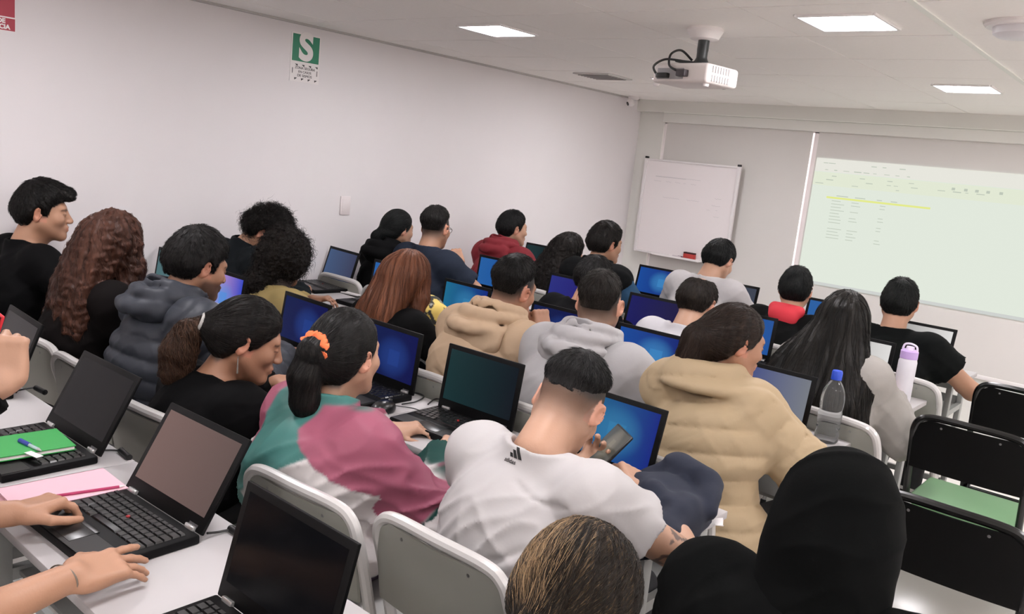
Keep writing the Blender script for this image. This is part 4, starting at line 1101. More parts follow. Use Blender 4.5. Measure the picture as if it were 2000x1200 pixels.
def make_hair(c, dark, style='short', line='m', top=.02, side=.012, back=.014, amp=.004, wl=.02, color=None, light=None, prims=(), res=.005, fade=.075, scalp=True, freq=60, streak=.5, shift=(0, 0), rough=.5, ridge=0, name='hair', k=.03, spec=.14, bumpy=.5, strands=None, tuft=0, zmax=None, cuthead=True, skip_cap=False, ridge_n=46, bald=0, fadecol=None):
    s, H, Rh, hp = c['s'], c['H'], c['Rh'], c['hp']
    if callable(prims): prims = prims(c)
    light = light or tuple(min(255, v+26) for v in (color or dark)); color = color or dark
    F = Field()
    if not skip_cap:
        F.ell(hp(shift[0], -.014+shift[1], .03), A(.0745+side, .094+(back+top*.5)*.5, .086+top)*s, Rh, k=.02)
        F.ell(hp(0, -.045, .0), A(.066+side, .062+back, .07)*s, Rh, k=.04)
        if line in ('m', 'f', 'long'): F.ell(hp(0, -.045, -.045), A(.05+side*.8, .045+back*.7, .04)*s, Rh, k=.03)
    nz = Noise(int(abs(H[0]*331+H[1]*77)) % 991); nz2 = Noise(5)
    tab = tuple(zip(*HL[line]))
    def clip(V, X, Y, Z):
        px, py, pz = X-H[0], Y-H[1], Z-H[2]
        lx, ly, lz = [(px*Rh[0, i]+py*Rh[1, i]+pz*Rh[2, i])/s for i in range(3)]
        hl = np.interp(ly, *tab).astype(np.float32)
        if tuft: hl = hl+tuft*nz(lx*1.5, ly, lz*.3, .03)
        edge = hl-lz
        V = V+((side+.014)*sstep(-.06 if line == 'fade' else -.085, .0, edge) if line in ('fade', 'low') else .010*sstep(-.045, .004, edge))*(1 if line in ('m', 'fade', 'low') else .6)      # thins towards the hairline
        if bald: V = V+.03*sstep(.06, .02, np.sqrt(lx*lx+(ly+bald)**2)+np.maximum(.07-lz, 0)*2)
        return np.maximum(V, edge*.75*s)
    F.post.append(clip)
    for p in prims:   # locks, tails and buns: ('cone'|'ell', ...) in head or world space
        pass
    G = Field()
    for p in prims:
        if p[0] == 'chain': G.chain([np.asarray(q, float) for q in p[1]], [r*1.0 for r in p[2]], k=p[3] if len(p) > 3 else .03, kk=.025)
        elif p[0] == 'ell': G.ell(np.asarray(p[1], float), A(*p[2]), p[3] if len(p) > 3 and p[3] is not None else I3, k=.04)
    if prims:
        def merge(V, X, Y, Z):
            d = G.grid(X.ravel().astype(float), Y.ravel().astype(float), Z.ravel().astype(float)); h = np.maximum(k-np.abs(V-d), 0)/k
            return np.minimum(V, d)-h*h*k*.25
        F.post.append(merge)
    def noise(V, X, Y, Z):
        px, py, pz = X-H[0], Y-H[1], Z-H[2]
        if style in ('curly', 'afro', 'wavy'):
            n = nz(X, Y, Z, wl)*.6+nz2(X, Y, Z, wl*.55)*.4
            V = V+amp*.8*(1-np.abs(np.clip(n, -1, 1))*2.0)
        else:
            q = nz(X, Y, Z*.6, wl)*.5+nz2(X*1.3, Y*1.3, Z*.5, wl*.5)*.5
            V = V+amp*.5*(1-np.abs(np.clip(q, -1, 1))*2)
        if ridge:
            ph = np.arctan2(px*Rh[0, 0]+py*Rh[1, 0]+pz*Rh[2, 0], -(px*Rh[0, 1]+py*Rh[1, 1]+pz*Rh[2, 1])-.02)
            w = nz(X, Y, Z*.5, .16)
            V = V+ridge*np.sin(ph*ridge_n*.5+w*3+2*np.sin(pz*9))*.6+ridge*np.sin(ph*ridge_n*.23+w*5)*.7
        return V
    F.post.append(noise)
    if cuthead:
        K = Field()     # keep the face free
        K.ell(hp(0, .075, -.045), A(.058, .06, .085)*s, Rh, k=.02)
        for q in (-1, 1):
            if line in ('m', 'fade', 'low'): K.ell(hp(q*.089, -.012, -.004), A(.02, .021, .033)*s, Rh, k=.01)
        F.post.append(lambda V, X, Y, Z: np.maximum(V, -K.grid(X.ravel().astype(float), Y.ravel().astype(float), Z.ravel().astype(float))) if line != 'none' else V)
    lo, hi = (F if F.ops else G).bounds()
    if prims: l2, h2 = G.bounds(); lo = np.minimum(lo, l2); hi = np.maximum(hi, h2)
    if not F.ops: F.ops = [(lo-9, lo-8.9, lambda x, y, z: x*0+1, .01, False)]
    V, Q = F.surf(res, lo=lo-.015, hi=hi+.015)
    if len(V) == 0: return
    V = relax(V, Q, 1, .25)
    l = (V-H) @ Rh
    ph = np.arctan2(l[:, 0], -l[:, 1]-.015)
    vec = np.stack([ph*.5, l[:, 2]+.3*np.hypot(l[:, 0], l[:, 1]), np.hypot(l[:, 0], l[:, 1])], 1)
    mn = 'hair %s %s %s' % (str(color), str(light), freq)
    ho = raw_mesh(name, V, Q, hair_mat(mn, color, light, rough, freq, streak, spec, bumpy), c['root'], vec=vec, origin=c['org'])
    c.setdefault('hair', ho)
    st = dict(mode={'m': 'crown', 'fade': 'crown', 'low': 'crown', 'f': 'tie', 'long': 'down', 'none': 'down'}[line], n=2600, L=.026, lift=.22, w=res*.17, wave=0, tie=(0, -.13, .0))
    if line in ('f',): st.update(L=.06, lift=.02, n=2200)
    if line in ('long', 'none'): st.update(L=.11, lift=.03, n=2600)
    if style in ('curly', 'afro'): st.update(mode='curl', L=.05, lift=.5, n=2600, wave=.007)
    if style == 'wavy': st.update(wave=.006, L=.09)
    st['line'] = line
    st.update(strands or {})
    if st['n']: strand_mesh(c, V, Q, color, light, st)
def hard(c, name, mb, m):     # a small stiff thing worn by a person, built in world space
    o = mb.build(name, m); o.data.transform(Matrix.Translation(Vector(-c['org']))); o.parent = c['root']; return o
# ------------------------------------------------------------------ the class: who sits where
TAN1, TAN2, TAN3, TAN4 = (166, 124, 99), (154, 112, 88), (174, 135, 112), (143, 102, 79)
BLK = (13, 13, 14); HB = (12, 11, 11); HB2 = (20, 16, 15)
def curtain(pts, w, d, rs=None, tw=0):
    """a sheet of hair: flattened lobes along a line"""
    out = []
    P = curve_pts(pts, 4)
    n = len(P)
    for i, p in enumerate(P):
        t = i/(n-1); ww = np.interp(t, np.linspace(0, 1, len(w)), w); dd = np.interp(t, np.linspace(0, 1, len(d)), d)
        nx_ = P[min(i+1, n-1)]-P[max(i-1, 0)]; u = unit(nx_)
        X = unit(np.cross(A(0, 1, 0) if abs(u[1]) < .9 else A(0, 0, 1), u)) if tw == 0 else unit(np.cross(np.array(RZ(tw)) @ A(0, 1, 0), u))
        out.append(('ell', p, (ww, dd, .055), np.stack([X, np.cross(u, X), u], 1)))
    return out
# ---- second row: the nearest faces -------------------------------------------------
def wh_paint(V, col, paint, arms):      # tattoo on the right forearm
    Sh, E, Wt = arms['R'][:3]
    u = unit(E-Sh); t = (V-Sh) @ u; r = np.linalg.norm((V-Sh)-t[:, None]*u, axis=1)
    n = Noise(4)(V[:, 0], V[:, 1], V[:, 2], .035)
    w = (np.abs(t-.215) < .03)*(r < .07)*(n > .15)*(V[:, 1] > Sh[1]-.01)
    paint(w*.8, (38, 36, 40))
cW = person('man in a white sports t-shirt with a fade haircut, looking down at a phone', at(1112, 792, y=1.6), hip=(-1.13, 1.44), yaw=14, pitch=38, roll=7, tone=TAN3, bulk=1.03,
    top=dict(kind='tee', name='tshirt', creases=[([(-.15, -.2), (-.05, -.235), (.06, -.2), (.16, -.13)], .008), ([(-.16, -.29), (-.04, -.3), (.08, -.27)], .008), ([(-.1, -.36), (.02, -.35), (.12, -.31)], .007), ([(.03, -.04), (.1, -.07), (.17, -.06)], .006)], sfrac=.42, color=(174, 171, 171), loose=.024, fold=.008, wl=.12, gres=.006, bump=.06, off=.02), hair=dict(line='fade', top=.022, side=.009, back=.012, amp=.0015, wl=.03, res=.0035, color=(13, 12, 12), fade=.1, fadecol=(84, 64, 52)),
    det=.0035, R=dict(pos=(-1.01, 1.80, .83), d=(-.6, .5, .2), n=(.4, .2, .8), curl=(40, 55, 40), pole=(1, -.15, -.45), fine=.0045),
    L=dict(pos=(-1.185, 1.80, .80), d=(.2, .35, .9), n=(-.35, .9, -.25), curl=((30, 30, 20), (32, 32, 20), (34, 34, 20), (36, 36, 20)), thumb=.6, fine=.0045), extras=dict(paint=wh_paint))
def wind_cols(V, c):
    N, T, ud = c['N'], c['T'], c['up']; r = V-N; t = r @ ud; x = (r-t[:, None]*ud) @ T[:, 0]; y = r @ T[:, 1]
    pal = {k: np.array(lin(v)) for k, v in dict(teal=(58, 106, 101), deep=(20, 60, 55), pink=(142, 78, 97), white=(188, 183, 182)).items()}
    col = np.tile(pal['teal'], (len(V), 1))
    Sh, E, Wt = c['arms']['R'][:3]; u1 = unit(E-Sh); ta = (V-Sh) @ u1; l1 = np.linalg.norm(E-Sh)
    ra = np.linalg.norm((V-Sh)-np.clip(ta, 0, l1)[:, None]*u1, axis=1); onarm = (x > c['sw']+.0) & (ra < .1)
    back = y < .06
    def mixin(w, k):
        w = np.clip(w, 0, 1)[:, None]; col[:] = col*(1-w)+pal[k]*w
    S = lambda v: sstep(-.005, .005, v)
    edge = x-(.052-1.25*np.minimum(t+.035, 0))
    mixin(S(edge)*S(.02-t), 'pink')
    white = S(-.085-(.13-x)*.65-t)*S(x+.07)*S(-edge); mixin(white, 'white'); mixin(S(-.36-t), 'white'); mixin(S(-.40-t), 'deep')
    mixin(onarm*S(l1*.8-ta), 'pink'); mixin(onarm*S(ta-l1*.8), 'deep')
    u2 = unit(Wt-E); tb = (V-E) @ u2; rb = np.linalg.norm((V-E)-np.clip(tb, 0, .3)[:, None]*u2, axis=1); mixin(S(.085-rb)*S(tb-.0), 'deep')
    mixin(S(-.13-x)*S(t+.16), 'pink'); mixin(S(-.15-x)*S(-.1-t)*S(t+.2), 'white')
    mixin(S(-.01-x)*S(-.3-t)*S(t+.4), 'teal')
    return col
cJ = person('woman in a teal, pink and white windbreaker with an orange hair tie', at(676, 692, y=1.42), hip=(-1.7, 1.36), yaw=10, pitch=4, female=True, s=.99, tone=TAN3, det=.0035, pants=(58, 40, 62),
    top=dict(kind='windbreaker', color=(60, 118, 112), off=.03, loose=.05, fold=.011, wl=.13, gres=.006, collar=(.045, .012), rough=.5, bump=.05, var=.03, matname='nylon panels', colfn=wind_cols, sleeve='long'), R=dict(pos=(-1.60, 1.70, .765), pole=(.55, -.5, -.8)), L=dict(pos=(-1.84, 1.70, .765)),
    hair=dict(line='f', top=.014, side=.010, back=.010, amp=.001, ridge=.0012, ridge_n=60, res=.0035, color=(11, 10, 10), light=(36, 33, 31), freq=70, rough=.34,
              prims=lambda c: [('chain', [c['hp'](0, -.095, .03), c['hp'](-.006, -.128, .015), c['hp'](-.012, -.138, -.05), c['hp'](-.008, -.13, -.12), c['hp'](-.0, -.115, -.19)], [.03, .032, .04, .036, .01])]))
cP = person('woman in black with a brown loose ponytail and a dangling earring', at(484, 664, y=1.41), hip=(-2.22, 1.28), yaw=-30, pitch=20, female=True, tone=TAN2, det=.0035, s=1.02,
    top=dict(kind='sweater', color=(9, 9, 10), off=.022, loose=.02, fold=.006, gres=.007),
    hair=dict(line='f', top=.016, side=.012, back=.016, amp=.0015, ridge=.0015, ridge_n=50, res=.0035, color=(10, 9, 9), light=(34, 29, 26), freq=60, rough=.36,
              prims=lambda c: [('ell', c['hp'](0, -.12, -.0), (.035, .03, .035), c['Rh'])]))
def make_tail(c, name, pts, rs, color, light, wl=.03, amp=.006, style='wavy', res=.005, **k):
    make_hair(c, dark=color, style=style, line='none', skip_cap=True, prims=[('chain', pts, rs, .03)], color=color, light=light, amp=amp, wl=wl, res=res, cuthead=False, name=name, **k)
h = cP['hp']; p0 = h(0, -.145, -.0)
make_tail(cP, 'ponytail', [p0, h(.0, -.165, -.04), h(.004, -.165, -.1), h(.008, -.15, -.16), h(.01, -.135, -.2)], [.02, .034, .046, .04, .014], (34, 22, 17), (92, 66, 50))
tie = MB().tube([tuple(p0+cP['Rh'] @ A(math.cos(q)*.026, .004, math.sin(q)*.026)) for q in np.linspace(0, 2*math.pi, 18)[:-1]], .006, closed=True); hard(cP, 'hair_tie', tie, mat('tie pale', (170, 168, 165), .5))
e = h(.084, -.016, -.04)
hard(cP, 'earring', MB().lathe([(0, -.002), (.004, 0), (0, .002)], c=tuple(e), n=10).tube([tuple(e), tuple(e-A(0, 0, .02)), tuple(e-A(0, 0, .05))], [.0012, .0022, .003], n=6), mat('earring metal', (190, 186, 178), .25, metal=.8))
# scrunchie
h = cJ['hp']; q0 = h(-.004, -.116, .022); pts = []
for k in range(48):
    q = 2*math.pi*k/48; pts.append(tuple(q0+cJ['Rh'] @ (A(math.cos(q)*.034, .01*math.sin(q*9), math.sin(q)*.034))))
hard(cJ, 'scrunchie', MB().tube(pts, [.013+.003*math.sin(k*2.6) for k in range(48)], n=10, closed=True), mat('scrunchie orange', (226, 112, 66), .8, bump=.3, scale=300))
cQ = person('man in a dark padded jacket with a short beard', at(388, 520, y=1.58), hip=(-2.8, 1.42), yaw=-2, pitch=16, tone=TAN2, stubble=.75, det=.004,
    top=dict(kind='padded_jacket', color=(50, 53, 60), off=.04, quilt=(.068, .014), fold=.004, collar=(.05, .018), gres=.0065, rough=.5, hood=(1.0, .03)),
    hair=dict(line='m', top=.034, side=.02, back=.024, amp=.006, wl=.03, res=.004, color=(13, 12, 12), light=(34, 31, 30)), R=dict(pos=(-2.66, 1.86, .79)))
cR = person('woman with long red-brown curls hanging down her back', at(226, 480, y=1.5), hip=(-3.28, 1.34), yaw=10, pitch=8, female=True, tone=TAN1, top=dict(kind='sweater', color=(18, 15, 15), off=.02, gres=.01), pants=(16, 16, 18),
    hair=dict(style='wavy', line='long', top=.028, side=.026, back=.03, amp=.006, wl=.06, res=.0045, color=(34, 19, 14), light=(86, 54, 42), freq=26, streak=.9, ridge=.003, ridge_n=40, rough=.45,
              prims=lambda c: curtain([c['hp'](0, -.05, .03), c['hp'](0, -.085, -.06), c['N']+A(.0, -.08, -.04), c['N']+A(.0, -.11, -.18), c['N']+A(.0, -.11, -.32), c['N']+A(.02, -.1, -.42)], [.095, .112, .13, .14, .13, .09], [.085, .085, .07, .06, .055, .035])+[('chain', [c['hp'](.07, .03, .0), c['hp'](.085, .03, -.08), c['N']+A(.11, .02, -.12), c['N']+A(.12, -.02, -.25)], [.035, .045, .05, .025])]))
cT = person('young man in a black t-shirt in profile by the side wall', at(84, 415, y=1.47), hip=(-3.84, 1.32), L=dict(pos=(-3.95, 1.76, .8), pole=(-.1, -.4, -.9)), yaw=-24, pitch=3, tone=TAN1, det=.004, stubble=.15,
    top=dict(kind='tee', name='tshirt', color=(12, 12, 13), off=.018, gres=.008, fold=.005, sfrac=.42), R=dict(pos=(-3.62, 1.74, .84), pole=(.8, -.6, -.2)),
    hair=dict(line='m', top=.036, side=.012, back=.016, amp=.005, wl=.03, res=.004, color=(10, 9, 9), light=(30, 27, 25), shift=(0, .012),
              prims=lambda c: [('chain', [c['hp'](-.03, .06, .098), c['hp'](.0, .095, .092), c['hp'](.03, .105, .078)], [.026, .022, .014])]))
# ---- third row ----------------------------------------------------------------------
cG = person('man in a pale grey hoodie with close-cropped hair', at(1172, 594, y=2.55), hip=(-1.72, 2.4), yaw=18, pitch=8, tone=TAN3, det=.004, bulk=1.1, neckback=.0,
    top=dict(kind='hoodie', creases=[([(.02, -.2), (.08, -.13), (.15, -.1)], .006)], color=(162, 160, 161), off=.03, hood=(1.05, .09), loose=.03, fold=.005, wl=.13, gres=.0065), R=dict(pos=(-1.42, 2.78, .79), pole=(.8, -.3, -.5)),
    hair=dict(line='low', top=.014, side=.007, back=.007, amp=.0015, res=.004, color=(24, 21, 19), light=(46, 41, 37), fade=.1))
cB = person('man in a beige hoodie leaning his cheek on his fist', at(1003, 565, y=2.6), hip=(-2.2, 2.4), yaw=-2, pitch=12, roll=6, tone=TAN2, det=.004, bulk=1.06,
    top=dict(kind='hoodie', creases=[([(-.06, -.2), (.03, -.24), (.12, -.3)], .007), ([(-.1, -.27), (.02, -.3), (.11, -.35)], .007), ([(.0, -.17), (.08, -.2), (.13, -.26)], .006)], color=(174, 150, 125), off=.03, hood=(1.15, .1), loose=.03, fold=.005, wl=.13, gres=.0065),
    R=dict(pos=(-2.055, 2.70, .935), d=(-.35, .1, .85), n=(.85, -.35, .3), curl=(85, 95, 60), thumb=.1, pole=(.6, .1, -.8), fine=.005),
    hair=dict(line='low', top=.032, side=.014, back=.016, amp=.005, wl=.028, res=.004, color=(13, 12, 12), light=(34, 32, 30), fade=.055))
cA = person('woman with long straight auburn hair in a black top', at(798, 545, y=2.55), hip=(-2.76, 2.38), yaw=-2, pitch=10, female=True, tone=TAN1, top=dict(kind='blouse', color=(12, 12, 13), off=.02, gres=.008), R=dict(pos=(-2.5, 2.78, .79)),
    hair=dict(line='long', top=.018, side=.018, back=.02, amp=.0015, ridge=.0025, ridge_n=52, res=.004, color=(62, 35, 24), light=(140, 90, 66), freq=46, streak=.85, rough=.35,
              prims=lambda c: curtain([c['hp'](0, -.05, .03), c['hp'](-.005, -.075, -.06), c['N']+A(-.02, -.075, -.02), c['N']+A(-.04, -.11, -.15), c['N']+A(-.06, -.135, -.28)], [.085, .098, .105, .11, .085], [.075, .065, .052, .042, .02])+[('chain', [c['hp'](.06, .035, .01), c['hp'](.078, .03, -.07), c['N']+A(.095, .01, -.1), c['N']+A(.1, -.04, -.2)], [.03, .032, .032, .012])]))
cO = person('person in an olive sweater with a round mass of dark curls', at(557, 510, y=2.4), hip=(-3.4, 2.3), yaw=22, pitch=12, tw=-6, tone=TAN4, top=dict(kind='sweater', color=(140, 122, 80), off=.028, loose=.02, fold=.006, gres=.009), R=dict(pos=(-2.98, 2.66, .79), pole=(.8, -.2, -.4)),
    hair=dict(style='afro', line='long', top=.052, side=.05, back=.055, amp=.009, wl=.032, res=.0045, color=(14, 11, 10), light=(34, 27, 24), rough=.6,
              prims=lambda c: [('chain', [c['hp'](-.03, -.09, -.07), c['hp'](-.06, -.1, -.15), c['hp'](-.09, -.1, -.22)], [.07, .075, .05])]))
cC = person('curly-haired man in a dark jacket bending towards the wall side laptop', at(520, 456, y=2.5), hip=(-3.86, 2.3), L=dict(pos=(-3.95, 2.72, .8), pole=(-.1, -.4, -.9)), yaw=-42, pitch=38, tone=TAN1, top=dict(kind='jacket', color=(24, 28, 31), off=.03, fold=.006, gres=.009, collar=(.05, .016)),
    hair=dict(style='curly', line='m', top=.045, side=.03, back=.035, amp=.008, wl=.03, res=.0045, color=(12, 10, 10), light=(32, 27, 25), shift=(0, .008), rough=.6))
def coat_extra(F, c):      # the wide folded collar
    N, T, ud = c['N'], c['T'], c['up']; n = 41
    def ring(r, z): return [N+T @ A(math.sin(q)*r, -math.cos(q)*r*.95-.012, 0)+ud*(z+.012*math.cos(q)) for q in np.radians(np.linspace(-140, 140, n))]
    a, b = ring(.094, .05), ring(.138, -.012)
    for k in range(n): F.cone(a[k], b[k], .012, .014, k=.012)
cN = person('woman in a tan quilted coat with dark tied-back hair', at(1434, 668, y=2.46), hip=(-1.06, 2.34), yaw=-36, pitch=12, female=True, tone=TAN2, det=.004, s=.95,
    top=dict(kind='quilted_coat', color=(162, 143, 115), off=.036, quilt=(.075, .013), fold=.005, wl=.1, collar=(.05, .018), hem=.14, loose=.02, gres=.0065, rough=.6, extra=coat_extra),
    R=dict(pos=(-.96, 2.68, .80), d=(-.1, .9, -.1), n=(.3, 0, 1), curl=(35, 40, 30), pole=(.8, -.5, -.4), fine=.006), L=dict(pos=(-1.08, 2.74, .83), d=(.2, .7, .2), n=(0, 0, 1), curl=(60, 70, 50)),
    hair=dict(line='f', top=.014, side=.012, back=.018, amp=.0015, ridge=.0018, ridge_n=50, res=.004, color=(20, 15, 13), light=(58, 44, 36), freq=60, rough=.38,
              prims=lambda c: [('chain', [c['hp'](0, -.085, .0), c['hp'](-.004, -.12, -.03), c['hp'](-.0, -.13, -.09), c['hp'](.0, -.125, -.14)], [.055, .055, .045, .02])]))
h = cN['hp']; e0 = h(.06, -.05, 0)
# ---- fourth row
cK = person('woman in black with sleek tied black hair beside the navy shirt', at(778, 448, y=3.5), hip=(-3.88, 3.4), L=dict(pos=(-3.98, 3.78, .8), pole=(-.1, -.4, -.9)), yaw=-6, pitch=6, female=True, tone=TAN3, s=.95, top=dict(kind='hoodie', color=(12, 12, 13), off=.02, gres=.011, hood=(.9, .05)),
    hair=dict(line='f', top=.014, side=.013, back=.014, amp=.001, res=.006, color=(12, 13, 14), light=(28, 32, 32), prims=lambda c: [('chain', [c['hp'](0, -.1, -.03), c['hp'](-.03, -.13, -.07), c['hp'](-.04, -.12, -.13)], [.04, .036, .02])]))
cV = person('man in a navy shirt and glasses with his hand at his chin', at(851, 446, y=3.5), hip=(-3.5, 3.36), yaw=16, pitch=8, tone=TAN1, top=dict(kind='shirt', color=(34, 40, 52), off=.026, loose=.02, gres=.009, fold=.006, collar=(.03, .008), sleeve='short'),
    R=dict(pos=(-3.42, 3.6, .97), d=(-.45, .0, .85), n=(.7, -.6, .3), curl=(60, 75, 50), pole=(.7, .1, -.7), fine=.006),
    hair=dict(line='low', top=.02, side=.012, back=.012, amp=.003, res=.0055, color=(20, 19, 19), light=(42, 39, 37), fade=.08))
h = cV['hp']; gl = MB()
for q in (-1, 1):
    gl.tube([tuple(h(q*.032+math.cos(a)*.022, .105, .002+math.sin(a)*.017)) for a in np.linspace(0, 6.283, 15)[:-1]], .0016, n=6, closed=True).tube([tuple(h(q*.055, .105, .006)), tuple(h(q*.077, .06, .008)), tuple(h(q*.08, -.012, .006))], .0018, n=6)
hard(cV, 'glasses', gl, M_black)
cS = person('person with short dark hair mostly hidden behind the grey hoodie', at(1160, 548, y=3.6), hip=(-2.5, 3.42), yaw=0, pitch=16, tone=TAN1, s=.97, top=dict(kind='sweater', color=(12, 12, 14), off=.024, gres=.011),
    hair=dict(line='m', top=.024, side=.016, back=.018, amp=.004, wl=.03, res=.0055, color=(16, 15, 15), light=(40, 38, 38)))
cD = person('balding man in a grey t-shirt', at(1362, 592, y=3.6), hip=(-1.84, 3.42), yaw=2, pitch=22, tone=TAN3, top=dict(kind='tee', name='tshirt', color=(186, 184, 188), off=.02, gres=.009, fold=.005), det=.005,
    hair=dict(line='m', top=.012, side=.013, back=.015, amp=.003, res=.0045, color=(24, 20, 18), light=(52, 44, 38), bald=.03, scalp=False))
cL = person('woman with very long black hair over a grey sweater', at(1648, 628, y=3.55), hip=(-1.12, 3.4), yaw=10, pitch=8, female=True, tone=TAN1, s=1.02, top=dict(kind='sweater', color=(146, 142, 138), off=.028, loose=.02, fold=.006, gres=.009), R=dict(pos=(-.97, 3.78, .79), pole=(.55, -.3, -.7)),
    hair=dict(line='long', top=.016, side=.016, back=.02, amp=.002, ridge=.0028, ridge_n=56, res=.0045, color=(9, 9, 8), light=(30, 26, 22), freq=50, rough=.33, streak=.6,
              prims=lambda c: curtain([c['hp'](0, -.05, .03), c['hp'](0, -.08, -.06), c['N']+A(-.02, -.09, -.03), c['N']+A(-.04, -.15, -.15), c['N']+A(-.03, -.17, -.28), c['N']+A(.0, -.17, -.4), c['N']+A(.04, -.16, -.5)], [.085, .105, .16, .2, .19, .15, .07], [.08, .075, .075, .07, .06, .05, .03])+[('chain', [c['hp'](.05, -.05, -.03), c['N']+A(.14, -.07, -.1), c['N']+A(.165, -.12, -.26), c['N']+A(.15, -.14, -.44)], [.05, .055, .05, .02]), ('chain', [c['hp'](-.05, -.05, -.03), c['N']+A(-.16, -.06, -.1), c['N']+A(-.21, -.09, -.2)], [.05, .055, .04])]))
# ---- front row
cH = person('man in a dark red hoodie at the wall end of the front row', at(1002, 447, y=4.5), hip=(-3.78, 4.36), L=dict(pos=(-3.95, 4.8, .8), pole=(-.1, -.4, -.9)), yaw=-20, pitch=4, tone=TAN3, top=dict(kind='hoodie', color=(122, 40, 48), off=.03, hood=(1.0, .07), gres=.009, fold=.007, loose=.03),
    hair=dict(line='m', top=.018, side=.01, back=.012, amp=.003, res=.0055, color=(14, 14, 15)))
cM = person('woman with long dark wavy hair beside the red hoodie', at(1112, 492, y=4.55), hip=(-3.33, 4.42), yaw=-8, pitch=8, female=True, tone=TAN3, top=dict(kind='sweater', color=(14, 13, 13), off=.02, gres=.012),
    hair=dict(style='wavy', line='long', top=.02, side=.02, back=.022, amp=.006, wl=.05, ridge=.002, res=.006, color=(14, 12, 11), light=(40, 34, 31), freq=30,
              prims=lambda c: curtain([c['hp'](0, -.05, .03), c['hp'](0, -.085, -.06), c['N']+A(-.03, -.09, -.03), c['N']+A(-.07, -.125, -.17), c['N']+A(-.1, -.13, -.32)], [.085, .115, .14, .16, .14], [.08, .07, .06, .05, .03])))
cE = person('man in a dark sleeveless vest over blue sleeves with thick hair', at(1184, 477, y=4.36), hip=(-2.87, 4.28), yaw=-20, pitch=6, tone=TAN1, top=dict(kind='vest', color=(16, 17, 18), off=.042, quilt=(.08, .008), collar=(.05, .02), sleeve='none', gres=.009, fold=0),
    hair=dict(line='m', top=.032, side=.02, back=.024, amp=.006, wl=.035, res=.0055, color=(16, 14, 13), light=(40, 36, 33)))
garment(cE, kind='shirt', color=(40, 72, 100), off=.022, gres=.01, fold=.004)
cI = person('man in a white t-shirt bending his head before the whiteboard', at(1404, 510, y=4.62), hip=(-2.27, 4.4), yaw=-6, pitch=28, tone=TAN3, top=dict(kind='tee', name='tshirt', color=(178, 175, 176), off=.024, loose=.03, gres=.009, fold=.006),
    hair=dict(line='m', top=.018, side=.013, back=.014, amp=.003, res=.0055, color=(12, 13, 13)))
cF = person('man in a black hoodie with a red hood lining', at(1554, 566, y=4.5), hip=(-1.74, 4.36), yaw=14, pitch=4, tone=TAN1, top=dict(kind='hoodie', color=(13, 14, 14), off=.028, gres=.009, loose=.02),
    hair=dict(line='m', top=.018, side=.008, back=.01, amp=.003, res=.0055, color=(12, 14, 14)))
U = Field(); N_, ud_, T_, bk_ = cF['N'], cF['up'], cF['T'], cF['bk']
U.ell(N_+bk_*.088-ud_*.008, A(.078, .034, .05), cF['Rs'] @ rot(rx=24), k=.02).cone(N_+T_ @ A(-.07, -.06, 0)+ud_*.04, N_+T_ @ A(.07, -.06, 0)+ud_*.038, .028, k=.06)
Vr, Qr = U.surf(.006); raw_mesh('hood_lining', relax(Vr, Qr), Qr, mat('red lining', (196, 44, 58), .8, bump=.1), cF['root'], origin=cF['org'])
cX = person('man in a black t-shirt with his bare elbow out, nearest the projection', at(1757, 592, y=4.5), hip=(-1.15, 4.34), yaw=8, pitch=4, tone=TAN1, bulk=1.1, top=dict(kind='tee', name='tshirt', color=(11, 13, 13), off=.024, loose=.02, gres=.009, fold=.006, sfrac=.45),
    R=dict(pos=(-.98, 4.72, .80), pole=(.85, -.2, -.5), d=(-.6, .6, 0)), hair=dict(line='m', top=.018, side=.008, back=.01, amp=.003, wl=.03, res=.0055, color=(12, 14, 13)))
# ---- nearest: the back row and the aisle
cY = person('person with blond streaked hair tied back, seen from above at the bottom edge', at(1128, 1186, y=.98), hip=(-.66, .86), yaw=14, pitch=20, female=True, tone=TAN1, top=dict(kind='sweater', color=(20, 20, 22), off=.02, gres=.009), det=.004, pants=(20, 20, 24),
    hair=dict(line='f', top=.016, side=.016, back=.02, amp=.0012, ridge=.0014, ridge_n=70, res=.003, color=(17, 13, 11), light=(168, 140, 106), freq=44, streak=.2, rough=.4, strands=dict(n=8000, L=.075, w=.00042, tie=(-.008, -.128, -.038), mix=lambda p, c, r: (lambda x, z: np.clip((r.rand(len(x)) < .72*sstep(.035, -.05, x)*sstep(-.0, .06, z))*r.uniform(.35, 1, len(x))+.05*r.rand(len(x)), 0, 1))((p-c['H']) @ c['Rh'][:, 0], (p-c['H']) @ c['Rh'][:, 2])),
              prims=lambda c: [('chain', [c['hp'](-.0, -.1, -.02), c['hp'](-.01, -.135, -.04), c['hp'](-.02, -.15, -.1), c['hp'](-.02, -.15, -.18)], [.045, .032, .036, .014])]))
h = cY['hp']; q0 = h(-.008, -.128, -.038)
hard(cY, 'hair_tie', MB().tube([tuple(q0+cY['Rh'] @ A(math.cos(q)*.032, math.sin(q)*.014, math.sin(q)*.03)) for q in np.linspace(0, 6.283, 20)[:-1]], .006, closed=True), M_black)
cZ = person('person in a black hooded sweatshirt with the hood up, at the near aisle', at(1638, 1022, y=1.6), hip=(-.5, 1.46), yaw=10, pitch=14, tone=TAN1, bulk=1.15,
    top=dict(kind='sweatshirt', color=(8, 9, 9), off=.035, loose=.04, fold=.008, wl=.14, gres=.007, up=True, rough=.95), R=dict(pos=(-.40, 1.80, .66), pole=(.4, -.3, -.8)), L=dict(pos=(-.62, 1.80, .66), pole=(-.4, -.3, -.8)))
